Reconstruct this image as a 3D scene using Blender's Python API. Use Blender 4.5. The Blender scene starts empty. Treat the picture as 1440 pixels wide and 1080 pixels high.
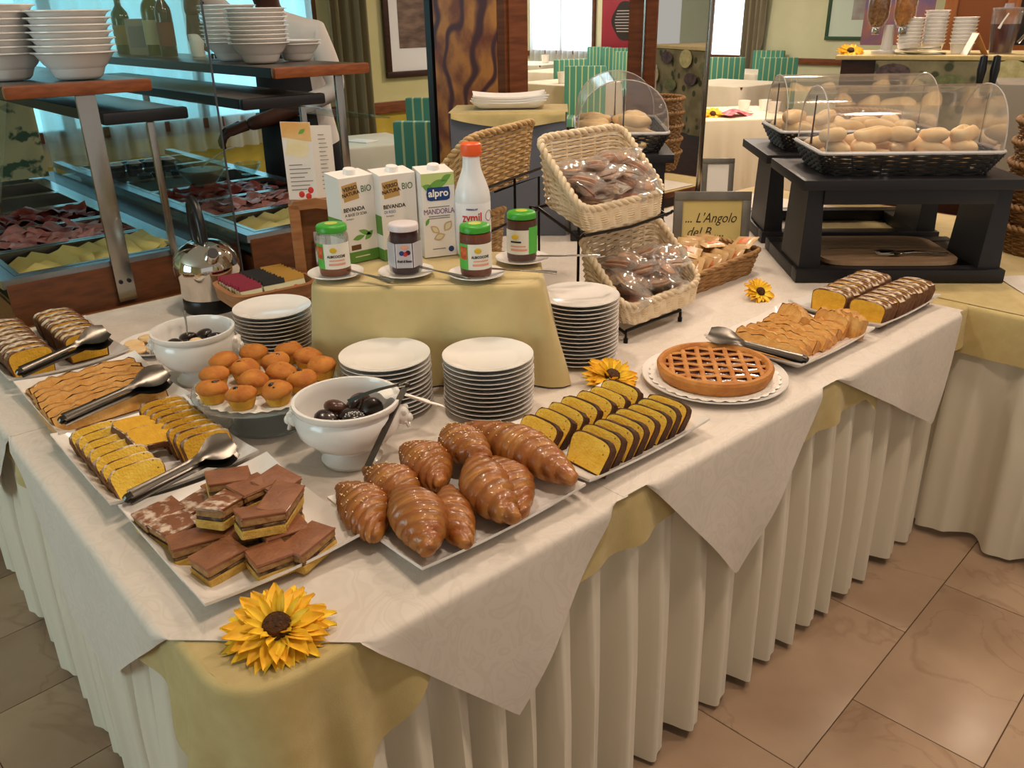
import bpy, bmesh, math, random
from mathutils import Matrix, Vector
random.seed(7)
SC = bpy.context.scene
COL = SC.collection
PI = math.pi
R = math.radians
T = 0.75            # table height; x runs along the front edge of the buffet, y along its left edge

# ---------------------------------------------------------------- camera, world, light
TURN = R(41.5)
def cam_axes(pitch, roll):
    p, r = R(pitch), R(roll)
    fw = Vector((0, math.cos(p), -math.sin(p))); rt = Vector((1, 0, 0)); up = rt.cross(fw)
    rt2 = math.cos(r)*rt + math.sin(r)*up; up2 = -math.sin(r)*rt + math.cos(r)*up
    m = Matrix.Rotation(-TURN, 3, 'Z')
    return m @ rt2, m @ up2, m @ (-fw)
cam = bpy.data.cameras.new('camera'); cam.sensor_width = 36; cam.lens = 36*1170/1440; cam.clip_start = .05
cam_o = bpy.data.objects.new('camera', cam); COL.objects.link(cam_o)
ax, ay, az = cam_axes(24, -1)
mw = Matrix((ax, ay, az)).transposed().to_4x4(); mw.translation = Vector((-.2746, -.8386, 1.52))
cam_o.matrix_world = mw
SC.camera = cam_o
SC.view_settings.view_transform = 'Standard'; SC.view_settings.look = 'None'
SC.view_settings.gamma = 1; SC.view_settings.use_curve_mapping = False
SC.view_settings.exposure = 0.28
world = bpy.data.worlds.new('world'); SC.world = world; world.use_nodes = True
world.node_tree.nodes['Background'].inputs[0].default_value = (1.0, .95, .88, 1)
world.node_tree.nodes['Background'].inputs[1].default_value = .42
LAMP_POWER = 11.5
LAMP_COLOR = (1, .81, .64)
WINDOW_GLOW = 3.2

# ---------------------------------------------------------------- helpers
def lin(h):
    if isinstance(h, str):
        h = h.lstrip('#'); c = [int(h[i:i+2], 16)/255 for i in (0, 2, 4)]
    else: c = list(h)
    return tuple((x/12.92 if x <= .04045 else ((x+.055)/1.055)**2.4) for x in c) + (1,)
MATS = {}
def M(name, col='808080', rough=.5, metal=0, col2=None, scale=12, lo=.35, hi=.65, bump=0, bscale=60, coat=0, sss=0,
      alpha=1, trans=0, ior=1.45, emit=0, spec=.5, sheen=0, speck=None, sp_scale=60, sp_amt=.3, dust=None, dust_amt=.5, tone=None, wave=None, stretch=None):
    """procedural principled material: two noise-mixed colours, optional specks, dust on upward faces, bump"""
    if name in MATS: return MATS[name]
    m = bpy.data.materials.new(name); m.use_nodes = True; MATS[name] = m
    nt = m.node_tree; N = nt.nodes; L = nt.links; b = N['Principled BSDF']
    b.inputs['Roughness'].default_value = rough; b.inputs['Metallic'].default_value = metal
    b.inputs['Base Color'].default_value = lin(col); b.inputs['IOR'].default_value = ior
    b.inputs['Alpha'].default_value = alpha; b.inputs['Transmission Weight'].default_value = trans
    b.inputs['Coat Weight'].default_value = coat; b.inputs['Coat Roughness'].default_value = .12
    b.inputs['Specular IOR Level'].default_value = spec; b.inputs['Sheen Weight'].default_value = sheen
    if sss: b.inputs['Subsurface Weight'].default_value = sss; b.inputs['Subsurface Radius'].default_value = (.01, .006, .003)
    if emit: b.inputs['Emission Color'].default_value = lin(col); b.inputs['Emission Strength'].default_value = emit
    tc = N.new('ShaderNodeTexCoord'); src = tc.outputs['Object']
    if stretch:
        mp = N.new('ShaderNodeMapping'); mp.inputs['Scale'].default_value = stretch; L.new(src, mp.inputs[0]); src = mp.outputs[0]
    cur = None
    def mix(a, bcol, fac):
        x = N.new('ShaderNodeMix'); x.data_type = 'RGBA'
        if isinstance(a, tuple): x.inputs[6].default_value = a
        else: L.new(a, x.inputs[6])
        if isinstance(bcol, tuple): x.inputs[7].default_value = bcol
        else: L.new(bcol, x.inputs[7])
        L.new(fac, x.inputs[0]); return x.outputs[2]
    def ramp(sock, a, c):
        r = N.new('ShaderNodeMapRange'); r.inputs[1].default_value = a; r.inputs[2].default_value = c; L.new(sock, r.inputs[0]); return r.outputs[0]
    def noise(s, d=4):
        n = N.new('ShaderNodeTexNoise'); n.inputs['Scale'].default_value = s; n.inputs['Detail'].default_value = d; L.new(src, n.inputs[0]); return n.outputs[0]
    base = lin(col)
    if tone:
        at = N.new('ShaderNodeAttribute'); at.attribute_name = 'tone'
        cur = mix(base, lin(tone), at.outputs['Fac'])
    if col2: cur = mix(cur or base, lin(col2), ramp(noise(scale), lo, hi))
    if wave:
        w = N.new('ShaderNodeTexWave'); w.inputs['Scale'].default_value = wave[1]; w.inputs['Distortion'].default_value = wave[2]; w.bands_direction = wave[3]
        w.inputs['Detail'].default_value = 2; L.new(src, w.inputs[0]); cur = mix(cur or base, lin(wave[0]), ramp(w.outputs[1], wave[4], wave[5]))
    if speck:
        vo = N.new('ShaderNodeTexVoronoi'); vo.inputs['Scale'].default_value = sp_scale; L.new(src, vo.inputs[0])
        cur = mix(cur or base, lin(speck), ramp(vo.outputs['Distance'], sp_amt, sp_amt-.12))
    if dust:
        g = N.new('ShaderNodeNewGeometry'); sx = N.new('ShaderNodeSeparateXYZ'); L.new(g.outputs['Normal'], sx.inputs[0])
        mu = N.new('ShaderNodeMath'); mu.operation = 'MULTIPLY'; L.new(ramp(sx.outputs[2], .3, .8), mu.inputs[0])
        L.new(ramp(noise(45, 5), .62-dust_amt*.4, .70-dust_amt*.3), mu.inputs[1])
        cur = mix(cur or base, lin(dust), mu.outputs[0])
    if cur is not None: L.new(cur, b.inputs['Base Color'])
    if bump:
        bp = N.new('ShaderNodeBump'); bp.inputs['Strength'].default_value = min(1, bump); bp.inputs['Distance'].default_value = .01*bump
        L.new(noise(bscale, 5), bp.inputs['Height']); L.new(bp.outputs[0], b.inputs['Normal'])
    return m
def film(name, col='ffffff', gloss=.18, rough=.06, haze=0):
    """thin clear plastic or pane of glass: mostly see-through, mirrors more at grazing angles"""
    if name in MATS: return MATS[name]
    m = bpy.data.materials.new(name); m.use_nodes = True; MATS[name] = m
    nt = m.node_tree; N = nt.nodes; L = nt.links; N.remove(N['Principled BSDF'])
    t = N.new('ShaderNodeBsdfTransparent'); t.inputs[0].default_value = lin(col)
    g = N.new('ShaderNodeBsdfGlossy'); g.inputs['Roughness'].default_value = rough
    fr = N.new('ShaderNodeLayerWeight'); fr.inputs[0].default_value = .35
    mr = N.new('ShaderNodeMapRange'); mr.inputs[3].default_value = gloss*.35; mr.inputs[4].default_value = min(1, gloss*3)
    L.new(fr.outputs['Fresnel'], mr.inputs[0])
    mx = N.new('ShaderNodeMixShader'); L.new(mr.outputs[0], mx.inputs[0]); L.new(t.outputs[0], mx.inputs[1]); L.new(g.outputs[0], mx.inputs[2])
    out = mx
    if haze:   # slightly milky plastic
        d = N.new('ShaderNodeBsdfDiffuse'); d.inputs[0].default_value = (.9, .88, .86, 1); tl_ = N.new('ShaderNodeBsdfTranslucent'); tl_.inputs[0].default_value = (.9, .88, .86, 1)
        a = N.new('ShaderNodeMixShader'); L.new(d.outputs[0], a.inputs[1]); L.new(tl_.outputs[0], a.inputs[2])
        out = N.new('ShaderNodeMixShader'); out.inputs[0].default_value = haze; L.new(mx.outputs[0], out.inputs[1]); L.new(a.outputs[0], out.inputs[2])
    L.new(out.outputs[0], N['Material Output'].inputs[0]); return m
def sheer(name, col, through=.5):
    if name in MATS: return MATS[name]
    m = bpy.data.materials.new(name); m.use_nodes = True; MATS[name] = m
    nt = m.node_tree; N = nt.nodes; L = nt.links; N.remove(N['Principled BSDF'])
    d = N.new('ShaderNodeBsdfDiffuse'); d.inputs[0].default_value = lin(col)
    t = N.new('ShaderNodeBsdfTranslucent'); t.inputs[0].default_value = lin(col)
    tr = N.new('ShaderNodeBsdfTransparent')
    a = N.new('ShaderNodeMixShader'); a.inputs[0].default_value = .6; L.new(d.outputs[0], a.inputs[1]); L.new(t.outputs[0], a.inputs[2])
    b = N.new('ShaderNodeMixShader'); b.inputs[0].default_value = through; L.new(a.outputs[0], b.inputs[1]); L.new(tr.outputs[0], b.inputs[2])
    L.new(b.outputs[0], N['Material Output'].inputs[0]); return m

class MB:
    def __init__(s): s.v = []; s.f = []; s.m = []; s.tone = {}
    def face(s, idx, mi=0): s.f.append(idx); s.m.append(mi)
    def box(s, x0, x1, y0, y1, z0, z1, mi=0):
        k = len(s.v); s.v += [(x, y, z) for z in (z0, z1) for y in (y0, y1) for x in (x0, x1)]
        for q in ((0,2,3,1), (4,5,7,6), (0,1,5,4), (2,6,7,3), (0,4,6,2), (1,3,7,5)): s.face([k+i for i in q], mi)
        return s
    def rbox(s, x0, x1, y0, y1, z0, z1, r=.004, mi=0):
        """box with chamfered edges"""
        bm = bmesh.new(); bmesh.ops.create_cube(bm, size=1)
        for v in bm.verts: v.co = Vector(((x0+x1)/2+v.co.x*(x1-x0), (y0+y1)/2+v.co.y*(y1-y0), (z0+z1)/2+v.co.z*(z1-z0)))
        bmesh.ops.bevel(bm, geom=list(bm.edges), offset=r, segments=2, affect='EDGES', profile=.6)
        k = len(s.v); bm.verts.index_update(); s.v += [tuple(v.co) for v in bm.verts]
        for f in bm.faces: s.face([k+v.index for v in f.verts], mi)
        bm.free(); return s
    def lathe(s, prof, n=32, c=(0, 0, 0), mi=0, close=False):
        k = len(s.v); np_ = len(prof)
        for r, z in prof:
            for i in range(n):
                a = 2*PI*i/n; s.v.append((c[0]+r*math.cos(a), c[1]+r*math.sin(a), c[2]+z))
        for j in range(np_-1 if not close else np_):
            j2 = (j+1) % np_
            for i in range(n): s.face([k+j*n+i, k+j*n+(i+1) % n, k+j2*n+(i+1) % n, k+j2*n+i], mi)
        if not close:
            if prof[0][0] > 1e-6: s.face([k+i for i in range(n)][::-1], mi)
            if prof[-1][0] > 1e-6: s.face([k+(np_-1)*n+i for i in range(n)], mi)
        return s
    def loft(s, rings, cap=True, mi=0, loop=False):
        k = len(s.v); n = len(rings[0])
        for r in rings: s.v += [tuple(p) for p in r]
        m = len(rings)
        for j in range(m if loop else m-1):
            j2 = (j+1) % m
            for i in range(n): s.face([k+j*n+i, k+j*n+(i+1) % n, k+j2*n+(i+1) % n, k+j2*n+i], mi)
        if cap and not loop:
            s.face([k+i for i in range(n)][::-1], mi); s.face([k+(m-1)*n+i for i in range(n)], mi)
        return s
    def tube(s, pts, r, n=8, loop=False, mi=0, flat=1.0):
        P = [Vector(p) for p in pts]; m = len(P); rr = r if isinstance(r, (list, tuple)) else [r]*m
        rings = []; prev = None
        for i in range(m):
            if loop: t = P[(i+1) % m]-P[i-1]
            else: t = P[min(i+1, m-1)]-P[max(i-1, 0)]
            t.normalize()
            if prev is None:
                u = t.orthogonal() if abs(t.z) > .9 else Vector((0, 0, 1)).cross(t)
            else: u = prev - t*prev.dot(t)
            u.normalize(); prev = u; w = t.cross(u)
            rings.append([P[i] + u*rr[i]*math.cos(2*PI*q/n) + w*rr[i]*flat*math.sin(2*PI*q/n) for q in range(n)])
        return s.loft(rings, True, mi, loop)
    def grid(s, fn, nu, nv, mi=0):
        k = len(s.v)
        for j in range(nv+1):
            for i in range(nu+1): s.v.append(tuple(fn(i/nu, j/nv)))
        for j in range(nv):
            for i in range(nu): a = k+j*(nu+1)+i; s.face([a, a+1, a+nu+2, a+nu+1], mi)
        return s
    def ball(s, c, r, n=12, mi=0):
        rx, ry, rz = r if isinstance(r, (tuple, list)) else (r, r, r); k = len(s.v); h = n//2
        for j in range(1, h):
            p = PI*j/h
            for i in range(n):
                a = 2*PI*i/n; s.v.append((c[0]+rx*math.sin(p)*math.cos(a), c[1]+ry*math.sin(p)*math.sin(a), c[2]-rz*math.cos(p)))
        b = len(s.v); s.v += [(c[0], c[1], c[2]-rz), (c[0], c[1], c[2]+rz)]
        for j in range(h-2):
            for i in range(n): s.face([k+j*n+i, k+j*n+(i+1) % n, k+(j+1)*n+(i+1) % n, k+(j+1)*n+i], mi)
        for i in range(n):
            s.face([b, k+(i+1) % n, k+i], mi); s.face([b+1, k+(h-2)*n+i, k+(h-2)*n+(i+1) % n], mi)
        return s
    def prism(s, poly, y0, y1, mi=0, plane='xz'):
        """outline in x and z pushed from y0 to y1 (or x and y from z0 to z1)"""
        k = len(s.v); n = len(poly)
        for y in (y0, y1): s.v += [((p[0], y, p[1]) if plane == 'xz' else (p[0], p[1], y) if plane == 'xy' else (y, p[0], p[1])) for p in poly]
        for i in range(n): s.face([k+i, k+(i+1) % n, k+n+(i+1) % n, k+n+i], mi)
        s.face([k+i for i in range(n)][::-1], mi); s.face([k+n+i for i in range(n)], mi); return s
    def xf(s, mat, start=0):
        for i in range(start, len(s.v)): s.v[i] = tuple(mat @ Vector(s.v[i]))
        return s
    def mesh(s, name, mats, smooth=40):
        me = bpy.data.meshes.new(name); me.from_pydata(s.v, [], s.f)
        for m in (mats if isinstance(mats, (list, tuple)) else [mats]): me.materials.append(m)
        if len(me.materials) > 1: me.polygons.foreach_set('material_index', s.m)
        if s.tone:
            a = me.attributes.new('tone', 'FLOAT', 'POINT'); a.data.foreach_set('value', [s.tone.get(i, 0.0) for i in range(len(s.v))])
        bm = bmesh.new(); bm.from_mesh(me); bmesh.ops.recalc_face_normals(bm, faces=bm.faces); bm.to_mesh(me); bm.free()
        if smooth:
            me.polygons.foreach_set('use_smooth', [True]*len(me.polygons)); me.set_sharp_from_angle(angle=R(smooth))
        me.update(); return me
    def build(s, name, mats, parent=None, loc=(0, 0, 0), rot=(0, 0, 0), smooth=40):
        return put(name, s.mesh(name, mats, smooth), parent, loc, rot)
def put(name, me, parent=None, loc=(0, 0, 0), rot=(0, 0, 0), scale=None):
    o = bpy.data.objects.new(name, me); COL.objects.link(o); o.location = loc
    o.rotation_euler = rot if isinstance(rot, (tuple, list)) else (0, 0, rot)
    if scale: o.scale = scale
    if parent: o.parent = parent
    return o
def tag(o, label, cat, group=None):
    o['label'] = label; o['category'] = cat
    if group: o['group'] = group
    return o
def thing(name, label, cat, loc=(0, 0, 0), rz=0, group=None):
    o = bpy.data.objects.new(name, None); COL.objects.link(o); o.empty_display_size = .02
    o.location = loc; o.rotation_euler = rz if isinstance(rz, (tuple, list)) else (0, 0, rz)
    return tag(o, label, cat, group)
def struct(o): o['kind'] = 'structure'; return o
def stuff(o): o['kind'] = 'stuff'; return o
def dup(root, loc=None, rot=None, label=None, scale=None, parent=None):
    c = root.copy(); COL.objects.link(c); c.parent = parent
    for ch in root.children: dup(ch, parent=c)
    if loc is not None: c.location = loc
    if rot is not None: c.rotation_euler = rot if isinstance(rot, (tuple, list)) else (0, 0, rot)
    if scale is not None: c.scale = scale
    if label: c['label'] = label
    return c
TXT = {}
def text_mesh(body, size, shear=0, bold=0, space=1):
    key = (body, size, shear, bold, space)
    if key in TXT: return TXT[key]
    cu = bpy.data.curves.new('lettering', 'FONT'); cu.body = body; cu.size = size; cu.align_x = 'CENTER'; cu.align_y = 'CENTER'
    cu.shear = shear; cu.offset = bold; cu.space_character = space; cu.resolution_u = 3; cu.extrude = .00015
    o = bpy.data.objects.new('lettering', cu); COL.objects.link(o)
    me = bpy.data.meshes.new_from_object(o.evaluated_get(bpy.context.evaluated_depsgraph_get()))
    bpy.data.objects.remove(o); bpy.data.curves.remove(cu); TXT[key] = me
    return me
def text(body, size, mat, parent, loc, rot=(PI/2, 0, 0), shear=0, bold=0, bend=None, sx=1, space=1):
    """lettering as thin mesh; bend = radius of the upright cylinder it is wrapped on (centre at parent origin, facing -y)"""
    me = text_mesh(body, size, shear, bold, space).copy(); me.materials.clear(); me.materials.append(mat)
    if sx != 1:
        for v in me.vertices: v.co.x *= sx
    if bend:
        for v in me.vertices:
            a = (v.co.x+loc[0])/bend; rr = bend+.0004+v.co.z
            v.co = Vector((rr*math.sin(a), -rr*math.cos(a), v.co.y+loc[2]))
        return put('lettering', me, parent)
    return put('lettering', me, parent, loc, rot)
def ru(a, b): return random.uniform(a, b)

# ---------------------------------------------------------------- materials
WHITE = M('porcelain', 'f0ebe6', .18, coat=.3)
def damask():
    """woven scroll pattern: curling contour lines a shade darker than the cloth"""
    m = M('damask', 'd6cdbf', .7, bump=.1, bscale=260, sheen=.2); nt = m.node_tree; N = nt.nodes; L = nt.links
    tc = N.new('ShaderNodeTexCoord'); n = N.new('ShaderNodeTexNoise'); n.inputs['Scale'].default_value = 11; n.inputs['Detail'].default_value = 1.5; n.inputs['Distortion'].default_value = 1.6
    L.new(tc.outputs['Object'], n.inputs[0]); r = N.new('ShaderNodeValToRGB'); L.new(n.outputs[0], r.inputs[0]); e = r.color_ramp.elements
    a, b = lin('dacfc4'), lin('d4c9bd'); e[0].position = .36; e[0].color = a; e[1].position = .64; e[1].color = a
    for p, c in ((.385, b), (.41, a), (.475, a), (.49, b), (.53, b), (.545, a), (.60, b), (.62, b)): x = r.color_ramp.elements.new(p); x.color = c
    L.new(r.outputs[0], N['Principled BSDF'].inputs['Base Color']); return m
DAMASK = damask()
YELLOW = M('yellow_cloth', 'c3ae78', .8, col2='bba56c', scale=30, bump=.2, bscale=400, sheen=.2)
SKIRT = M('skirt_cloth', 'ddd4c1', .45, bump=.08, bscale=200, sheen=.15)
STEEL = M('steel', 'a5a19b', .24, 1)
TONG = M('tong_steel', '5c5751', .28, 1)
CHROME = M('chrome', 'd8d5d0', .07, 1)
DARKSTEEL = M('dark_steel', '55504a', .3, 1)
BLACK = M('black_paint', '16151a', .45)
BLACKP = M('black_plastic', '0f0f12', .35)
WOOD = M('warm_wood', '7a4526', .4, col2='5e3119', scale=6, stretch=(1, 1, 9), bump=.05)
WOODX = M('warm_wood_x', '7a4526', .4, col2='5e3119', scale=6, stretch=(2, 14, 14), bump=.05)
DARKWOOD = M('dark_wood', '3a1d10', .35, col2='2a140b', scale=5, stretch=(2, 9, 9))
GREYWOOD = M('grey_shelf', '5a5048', .3, col2='4a423c', scale=5, stretch=(9, 2, 9))
GLASS = film('clear_glass', 'eef5f4', .09, .02)
PLASTIC = film('clear_plastic', 'ffffff', .2, .08, .05)
WRAP = film('cellophane', 'ffffff', .2, .14, .16)
CAKE = M('yellow_crumb', 'e8b43a', .85, col2='dba42a', scale=60, bump=.6, bscale=220)
CAKECH = M('chip_crumb', 'eebe3c', .85, col2='f6d058', scale=50, bump=.6, bscale=220, speck='5a3210', sp_scale=70, sp_amt=.16)
CRUST = M('cake_crust', '5c3417', .7, col2='3a1e0d', scale=40, bump=.6, bscale=120)
SUGARCRUST = M('sugared_crust', '7a4d26', .75, col2='54301a', scale=35, bump=.7, bscale=110, dust='e8d6bd', dust_amt=.45)
APPLE = M('apple_cake', 'd8a766', .7, col2='bd8044', scale=34, bump=.8, bscale=90)
APPLECRUMB = M('apple_crumb', 'e0b069', .8, col2='cf9448', scale=40, bump=.5, bscale=140)
APPLECRUST = M('apple_crust', '9a5422', .6, col2='6e3613', scale=30, bump=.6, bscale=90)
CROISS = M('croissant_crust', 'c48640', .34, col2='955022', scale=26, lo=.4, hi=.75, tone='5c280c', bump=.35, bscale=120, coat=.25)
SESAME = M('sesame', 'e6cf9c', .5)
COCOA = M('cocoa_top', '96603f', .45, col2='7d4a2d', scale=25, bump=.4, bscale=140, coat=.25)
COCOAD = M('cocoa_sugar', '8f5a3a', .5, col2='764529', scale=25, bump=.4, bscale=140, dust='dcc4ae', dust_amt=.42)
SPONGE = M('pale_sponge', 'd9b25c', .85, col2='c49a43', scale=60, bump=.6, bscale=180)
UPPER = M('tan_sponge', 'b08a5a', .85, col2='94683c', scale=50, bump=.6, bscale=160)
FILL = M('choc_filling', '3a1c10', .6, col2='a98a5c', scale=45, lo=.5, hi=.75, bump=.6, bscale=120)
MUFFIN = M('muffin', 'c9812f', .7, col2='a8591b', scale=28, bump=.4, bscale=140)
MUFFINS = M('muffin_side', 'd9a53a', .8, col2='c58a26', scale=40, bump=.4, bscale=160)
CHOC = M('dark_chocolate', '24120c', .28, coat=.4)
CHOCM = M('milk_chocolate', '4a2717', .35, coat=.3)
PAPER = M('paper', 'f3efe8', .7)
LACE = M('lace_paper', 'f6f2ea', .8, bump=.5, bscale=260)
WICKER = M('cream_wicker', 'ead8ba', .6, col2='dfc8a4', scale=40, bump=.3, bscale=300)
WICKERB = M('brown_wicker', '9a744a', .65, col2='7d5833', scale=40, bump=.3, bscale=300)
WICKERN = M('natural_wicker', 'b98f5e', .65, col2='9a7244', scale=30, bump=.3, bscale=300)
WICKERK = M('black_wicker', '1c1917', .45, col2='2b2725', scale=40, bump=.4, bscale=300)
BREAD = M('pale_bread', 'efd2a2', .7, col2='e0b67e', scale=14, bump=.25, bscale=60)
PETAL = M('petal_yellow', 'ffe03c', .6, col2='f8be2a', scale=40)
SEEDS = M('flower_seeds', '3b200d', .8, col2='5f3815', scale=160, bump=1, bscale=220)
LEAF = M('leaf_green', '4a7a28', .6, col2='6c9a3a', scale=40)
# ================================================================ the setting
def tile_mat():
    m = bpy.data.materials.new('marble_tile'); m.use_nodes = True; nt = m.node_tree; N = nt.nodes; L = nt.links; b = N['Principled BSDF']
    b.inputs['Roughness'].default_value = .3
    g = N.new('ShaderNodeNewGeometry'); oi = N.new('ShaderNodeObjectInfo')
    ad = N.new('ShaderNodeVectorMath'); ad.operation = 'MULTIPLY_ADD'; ad.inputs[1].default_value = (1, 1, 1)
    L.new(g.outputs['Position'], ad.inputs[0]); L.new(oi.outputs['Random'], ad.inputs[2])
    n1 = N.new('ShaderNodeTexNoise'); n1.inputs['Scale'].default_value = 4; n1.inputs['Detail'].default_value = 6; L.new(ad.outputs[0], n1.inputs[0])
    n2 = N.new('ShaderNodeTexNoise'); n2.inputs['Scale'].default_value = 2.2; n2.inputs['Detail'].default_value = 5; n2.inputs['Distortion'].default_value = 1.2; L.new(ad.outputs[0], n2.inputs[0])
    r = N.new('ShaderNodeValToRGB'); e = r.color_ramp.elements; e[0].color = lin('a3866e'); e[0].position = .3; e[1].color = lin('b99d84'); e[1].position = .7; L.new(n1.outputs[0], r.inputs[0])
    v = N.new('ShaderNodeValToRGB'); e = v.color_ramp.elements; e[0].position = .485; e[0].color = (0, 0, 0, 1); e[1].position = .5; e[1].color = (1, 1, 1, 1); x = v.color_ramp.elements.new(.515); x.color = (0, 0, 0, 1)
    L.new(n2.outputs[0], v.inputs[0])
    mu = N.new('ShaderNodeMath'); mu.operation = 'MULTIPLY'; mu.inputs[1].default_value = .3; L.new(v.outputs[0], mu.inputs[0])
    mx = N.new('ShaderNodeMix'); mx.data_type = 'RGBA'; mx.inputs[7].default_value = lin('7d5a42'); L.new(mu.outputs[0], mx.inputs[0]); L.new(r.outputs[0], mx.inputs[6])
    L.new(mx.outputs[2], b.inputs['Base Color']); return m
TILE = tile_mat()
GROUT = M('grout', '5d4636', .8)
floor = struct(MB().box(-5, 13, -5, 15, -.06, -.003).build('floor', M('far_floor', 'b39a82', .35, col2='a98e74', scale=1.5), smooth=0))
tl, tw = .605, .292
tme = MB().rbox(-tl/2+.0012, tl/2-.0012, -tw/2+.0012, tw/2-.0012, -.02, 0, .0015).mesh('tile', TILE)
rt = R(3.78)
bed = struct(MB().box(-2.6, 3.6, -2.2, 3.4, -.0035, -.0025).build('floor_grout', GROUT, smooth=0))
for k in range(-9, 14):
    for j in range(-8, 6):
        lx = j*tl + (0 if k % 2 else .325) + tl/2; ly = (k+.5)*tw
        x = 1.333+lx*math.cos(rt)-ly*math.sin(rt); y = -.238+lx*math.sin(rt)+ly*math.cos(rt)
        if -1.7 < x < 2.6 and -1.9 < y < 2.9 and not (x > .45 and y > .35): put('tile', tme, floor, (x, y, 0), rt)

WALLC = M('wall_paint', 'cfcb9a', .8, col2='c9c590', scale=3)
WALLG = M('wall_green', 'cdd0b4', .8, col2='c7cbac', scale=3)
DADO = M('dado_yellow', 'c9b24a', .8, col2='c2a940', scale=3)
CEIL = M('ceiling_paint', 'e9e4d8', .9)
struct(MB().box(-5, 3.95, 4.6, 4.75, .9, 3).build('wall_back', WALLC, smooth=0))
struct(MB().box(-5, 3.95, 4.59, 4.75, 0, .9).build('wall_back_dado', DADO, smooth=0))
struct(MB().rbox(-5, 3.96, 4.56, 4.6, .86, .94, .008).build('trim_1', WOODX))
struct(MB().box(3.95, 4.1, 4.6, 15, 0, 3).build('wall_return', WALLC, smooth=0))
struct(MB().box(11.2, 11.35, -5, 15, 0, 3).build('wall_right', WALLG, smooth=0))
struct(MB().rbox(11.15, 11.2, -5, 15, .80, .88, .008).build('trim_2', WOOD))
struct(MB().box(4.1, 11.2, 15, 15.15, 0, 3).build('wall_end', WALLC, smooth=0))
struct(MB().box(-5.15, -5, -5, 4.75, 0, 3).build('wall_left', WALLC, smooth=0))
struct(MB().box(-5.15, 11.35, -5, 15.15, 2.9, 3).build('ceiling', CEIL, smooth=0))
SHEERC = sheer('sheer_curtain', 'eef6f6', .35)
DRAPE = M('drape_olive', '7d7456', .8, col2='6b6348', scale=5, stretch=(30, 30, .3))
DRAPEG = M('drape_grey', '8d8674', .8, col2='7a7463', scale=5, stretch=(30, 30, .3))
def pane_mat(name, col, k):
    m = bpy.data.materials.new(name); m.use_nodes = True; N = m.node_tree.nodes; b = N['Principled BSDF']
    b.inputs['Base Color'].default_value = (.02, .02, .02, 1); b.inputs['Emission Color'].default_value = lin(col); b.inputs['Emission Strength'].default_value = k
    return m
PANEC = pane_mat('daylight_cyan', '8fdcee', WINDOW_GLOW*.55)
PANEL = pane_mat('daylight_soft', 'c3dde2', WINDOW_GLOW*2.2)
PANEW = pane_mat('daylight_white', 'e2f4ff', WINDOW_GLOW)
FRAMEW = M('window_frame', '6b3c22', .4, col2='55301c', scale=8)
def window(name, length, z0, z1, loc, rz, pane, bars=2):
    """lit window with frame; local x along the wall, -y into the room"""
    w = struct(MB().box(0, length, -.015, -.005, z0, z1).build(name, pane, None, loc, (0, 0, rz), smooth=0))
    f = MB(); f.box(-.06, 0, -.05, 0, z0-.06, z1+.06); f.box(length, length+.06, -.05, 0, z0-.06, z1+.06); f.box(0, length, -.05, 0, z1, z1+.06); f.box(0, length, -.07, 0, z0-.06, z0)
    for i in range(1, bars): f.box(length*i/bars-.03, length*i/bars+.03, -.045, -.015, z0, z1)
    f.build('window_frame', FRAMEW, w, smooth=0); return w
window('window_1', 2.4, .95, 2.6, (.35, 4.6, 0), 0, PANEC, 3)
window('window_2', 1.5, .9, 2.6, (11.2, 11.35, 0), -PI/2, PANEW, 2)
window('window_3', .8, .9, 2.6, (11.2, 7.35, 0), -PI/2, PANEW, 1)
window('window_4', 2.6, .8, 2.6, (-5, .2, 0), PI/2, PANEL, 2)
window('window_5', 1.6, .9, 2.6, (11.2, 14.2, 0), -PI/2, PANEW, 2)
def curtain(length, z0, z1, loc, rz, mat, label, wl=.11, amp=.02, taper=0, name='curtain'):
    n = max(12, int(length/wl*8)); ph = ru(0, 6)
    def fn(a, b):
        s = a*length; z = z1+(z0-z1)*b
        if taper: s = s*(1-taper*b)
        return (s, -amp*(1+.4*b)*(math.sin(2*PI*s/wl+ph)+.35*math.sin(2*PI*s/wl*.37+ph)), z)
    o = MB().grid(fn, n, 8).build(name, mat, None, loc, (0, 0, rz), smooth=80)
    return tag(o, label, 'curtain')
curtain(2.55, .76, 2.7, (.2, 4.5, 0), 0, SHEERC, 'white sheer curtain hanging over the window behind the cold buffet', .12, .025, name='sheer_curtain')
curtain(.32, .45, 2.75, (2.83, 4.47, 0), 0, DRAPE, 'long olive drape hanging between sheer curtain and framed picture', .075, .03, name='drape')
curtain(1.6, .3, 2.7, (11.1, 11.4, 0), -PI/2, SHEERC, 'white sheer curtain over far window beside the red notice board', .14, .03, name='sheer_curtain')
curtain(.42, .55, 2.75, (11.08, 6.75, 0), -PI/2, DRAPEG, 'grey drape hanging beside the narrow far window', .09, .035, taper=.3, name='drape')
def picture(name, label, w, h, loc, rz, frame, mats, mat_b=.05, print_rect=None, cat='picture'):
    t = thing(name, label, cat, loc, rz)
    f = MB(); b = .045
    for a in ((0, w, 0, b), (0, w, h-b, h), (0, b, b, h-b), (w-b, w, b, h-b)): f.rbox(a[0], a[1], -.03, 0, a[2], a[3], .006)
    f.build('frame', frame, t)
    MB().box(b, w-b, -.012, -.004, b, h-b).build('mount', mats[0], t, smooth=0)
    q = print_rect or (b+mat_b, w-b-mat_b, b+mat_b, h-b-mat_b)
    MB().box(q[0], q[1], -.014, -.011, q[2], q[3]).build('print', mats[1], t, smooth=0)
    return t
SEPIA = M('sepia_print', '7a6558', .6, col2='4a3a33', scale=7, stretch=(1, 1, 3))
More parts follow.
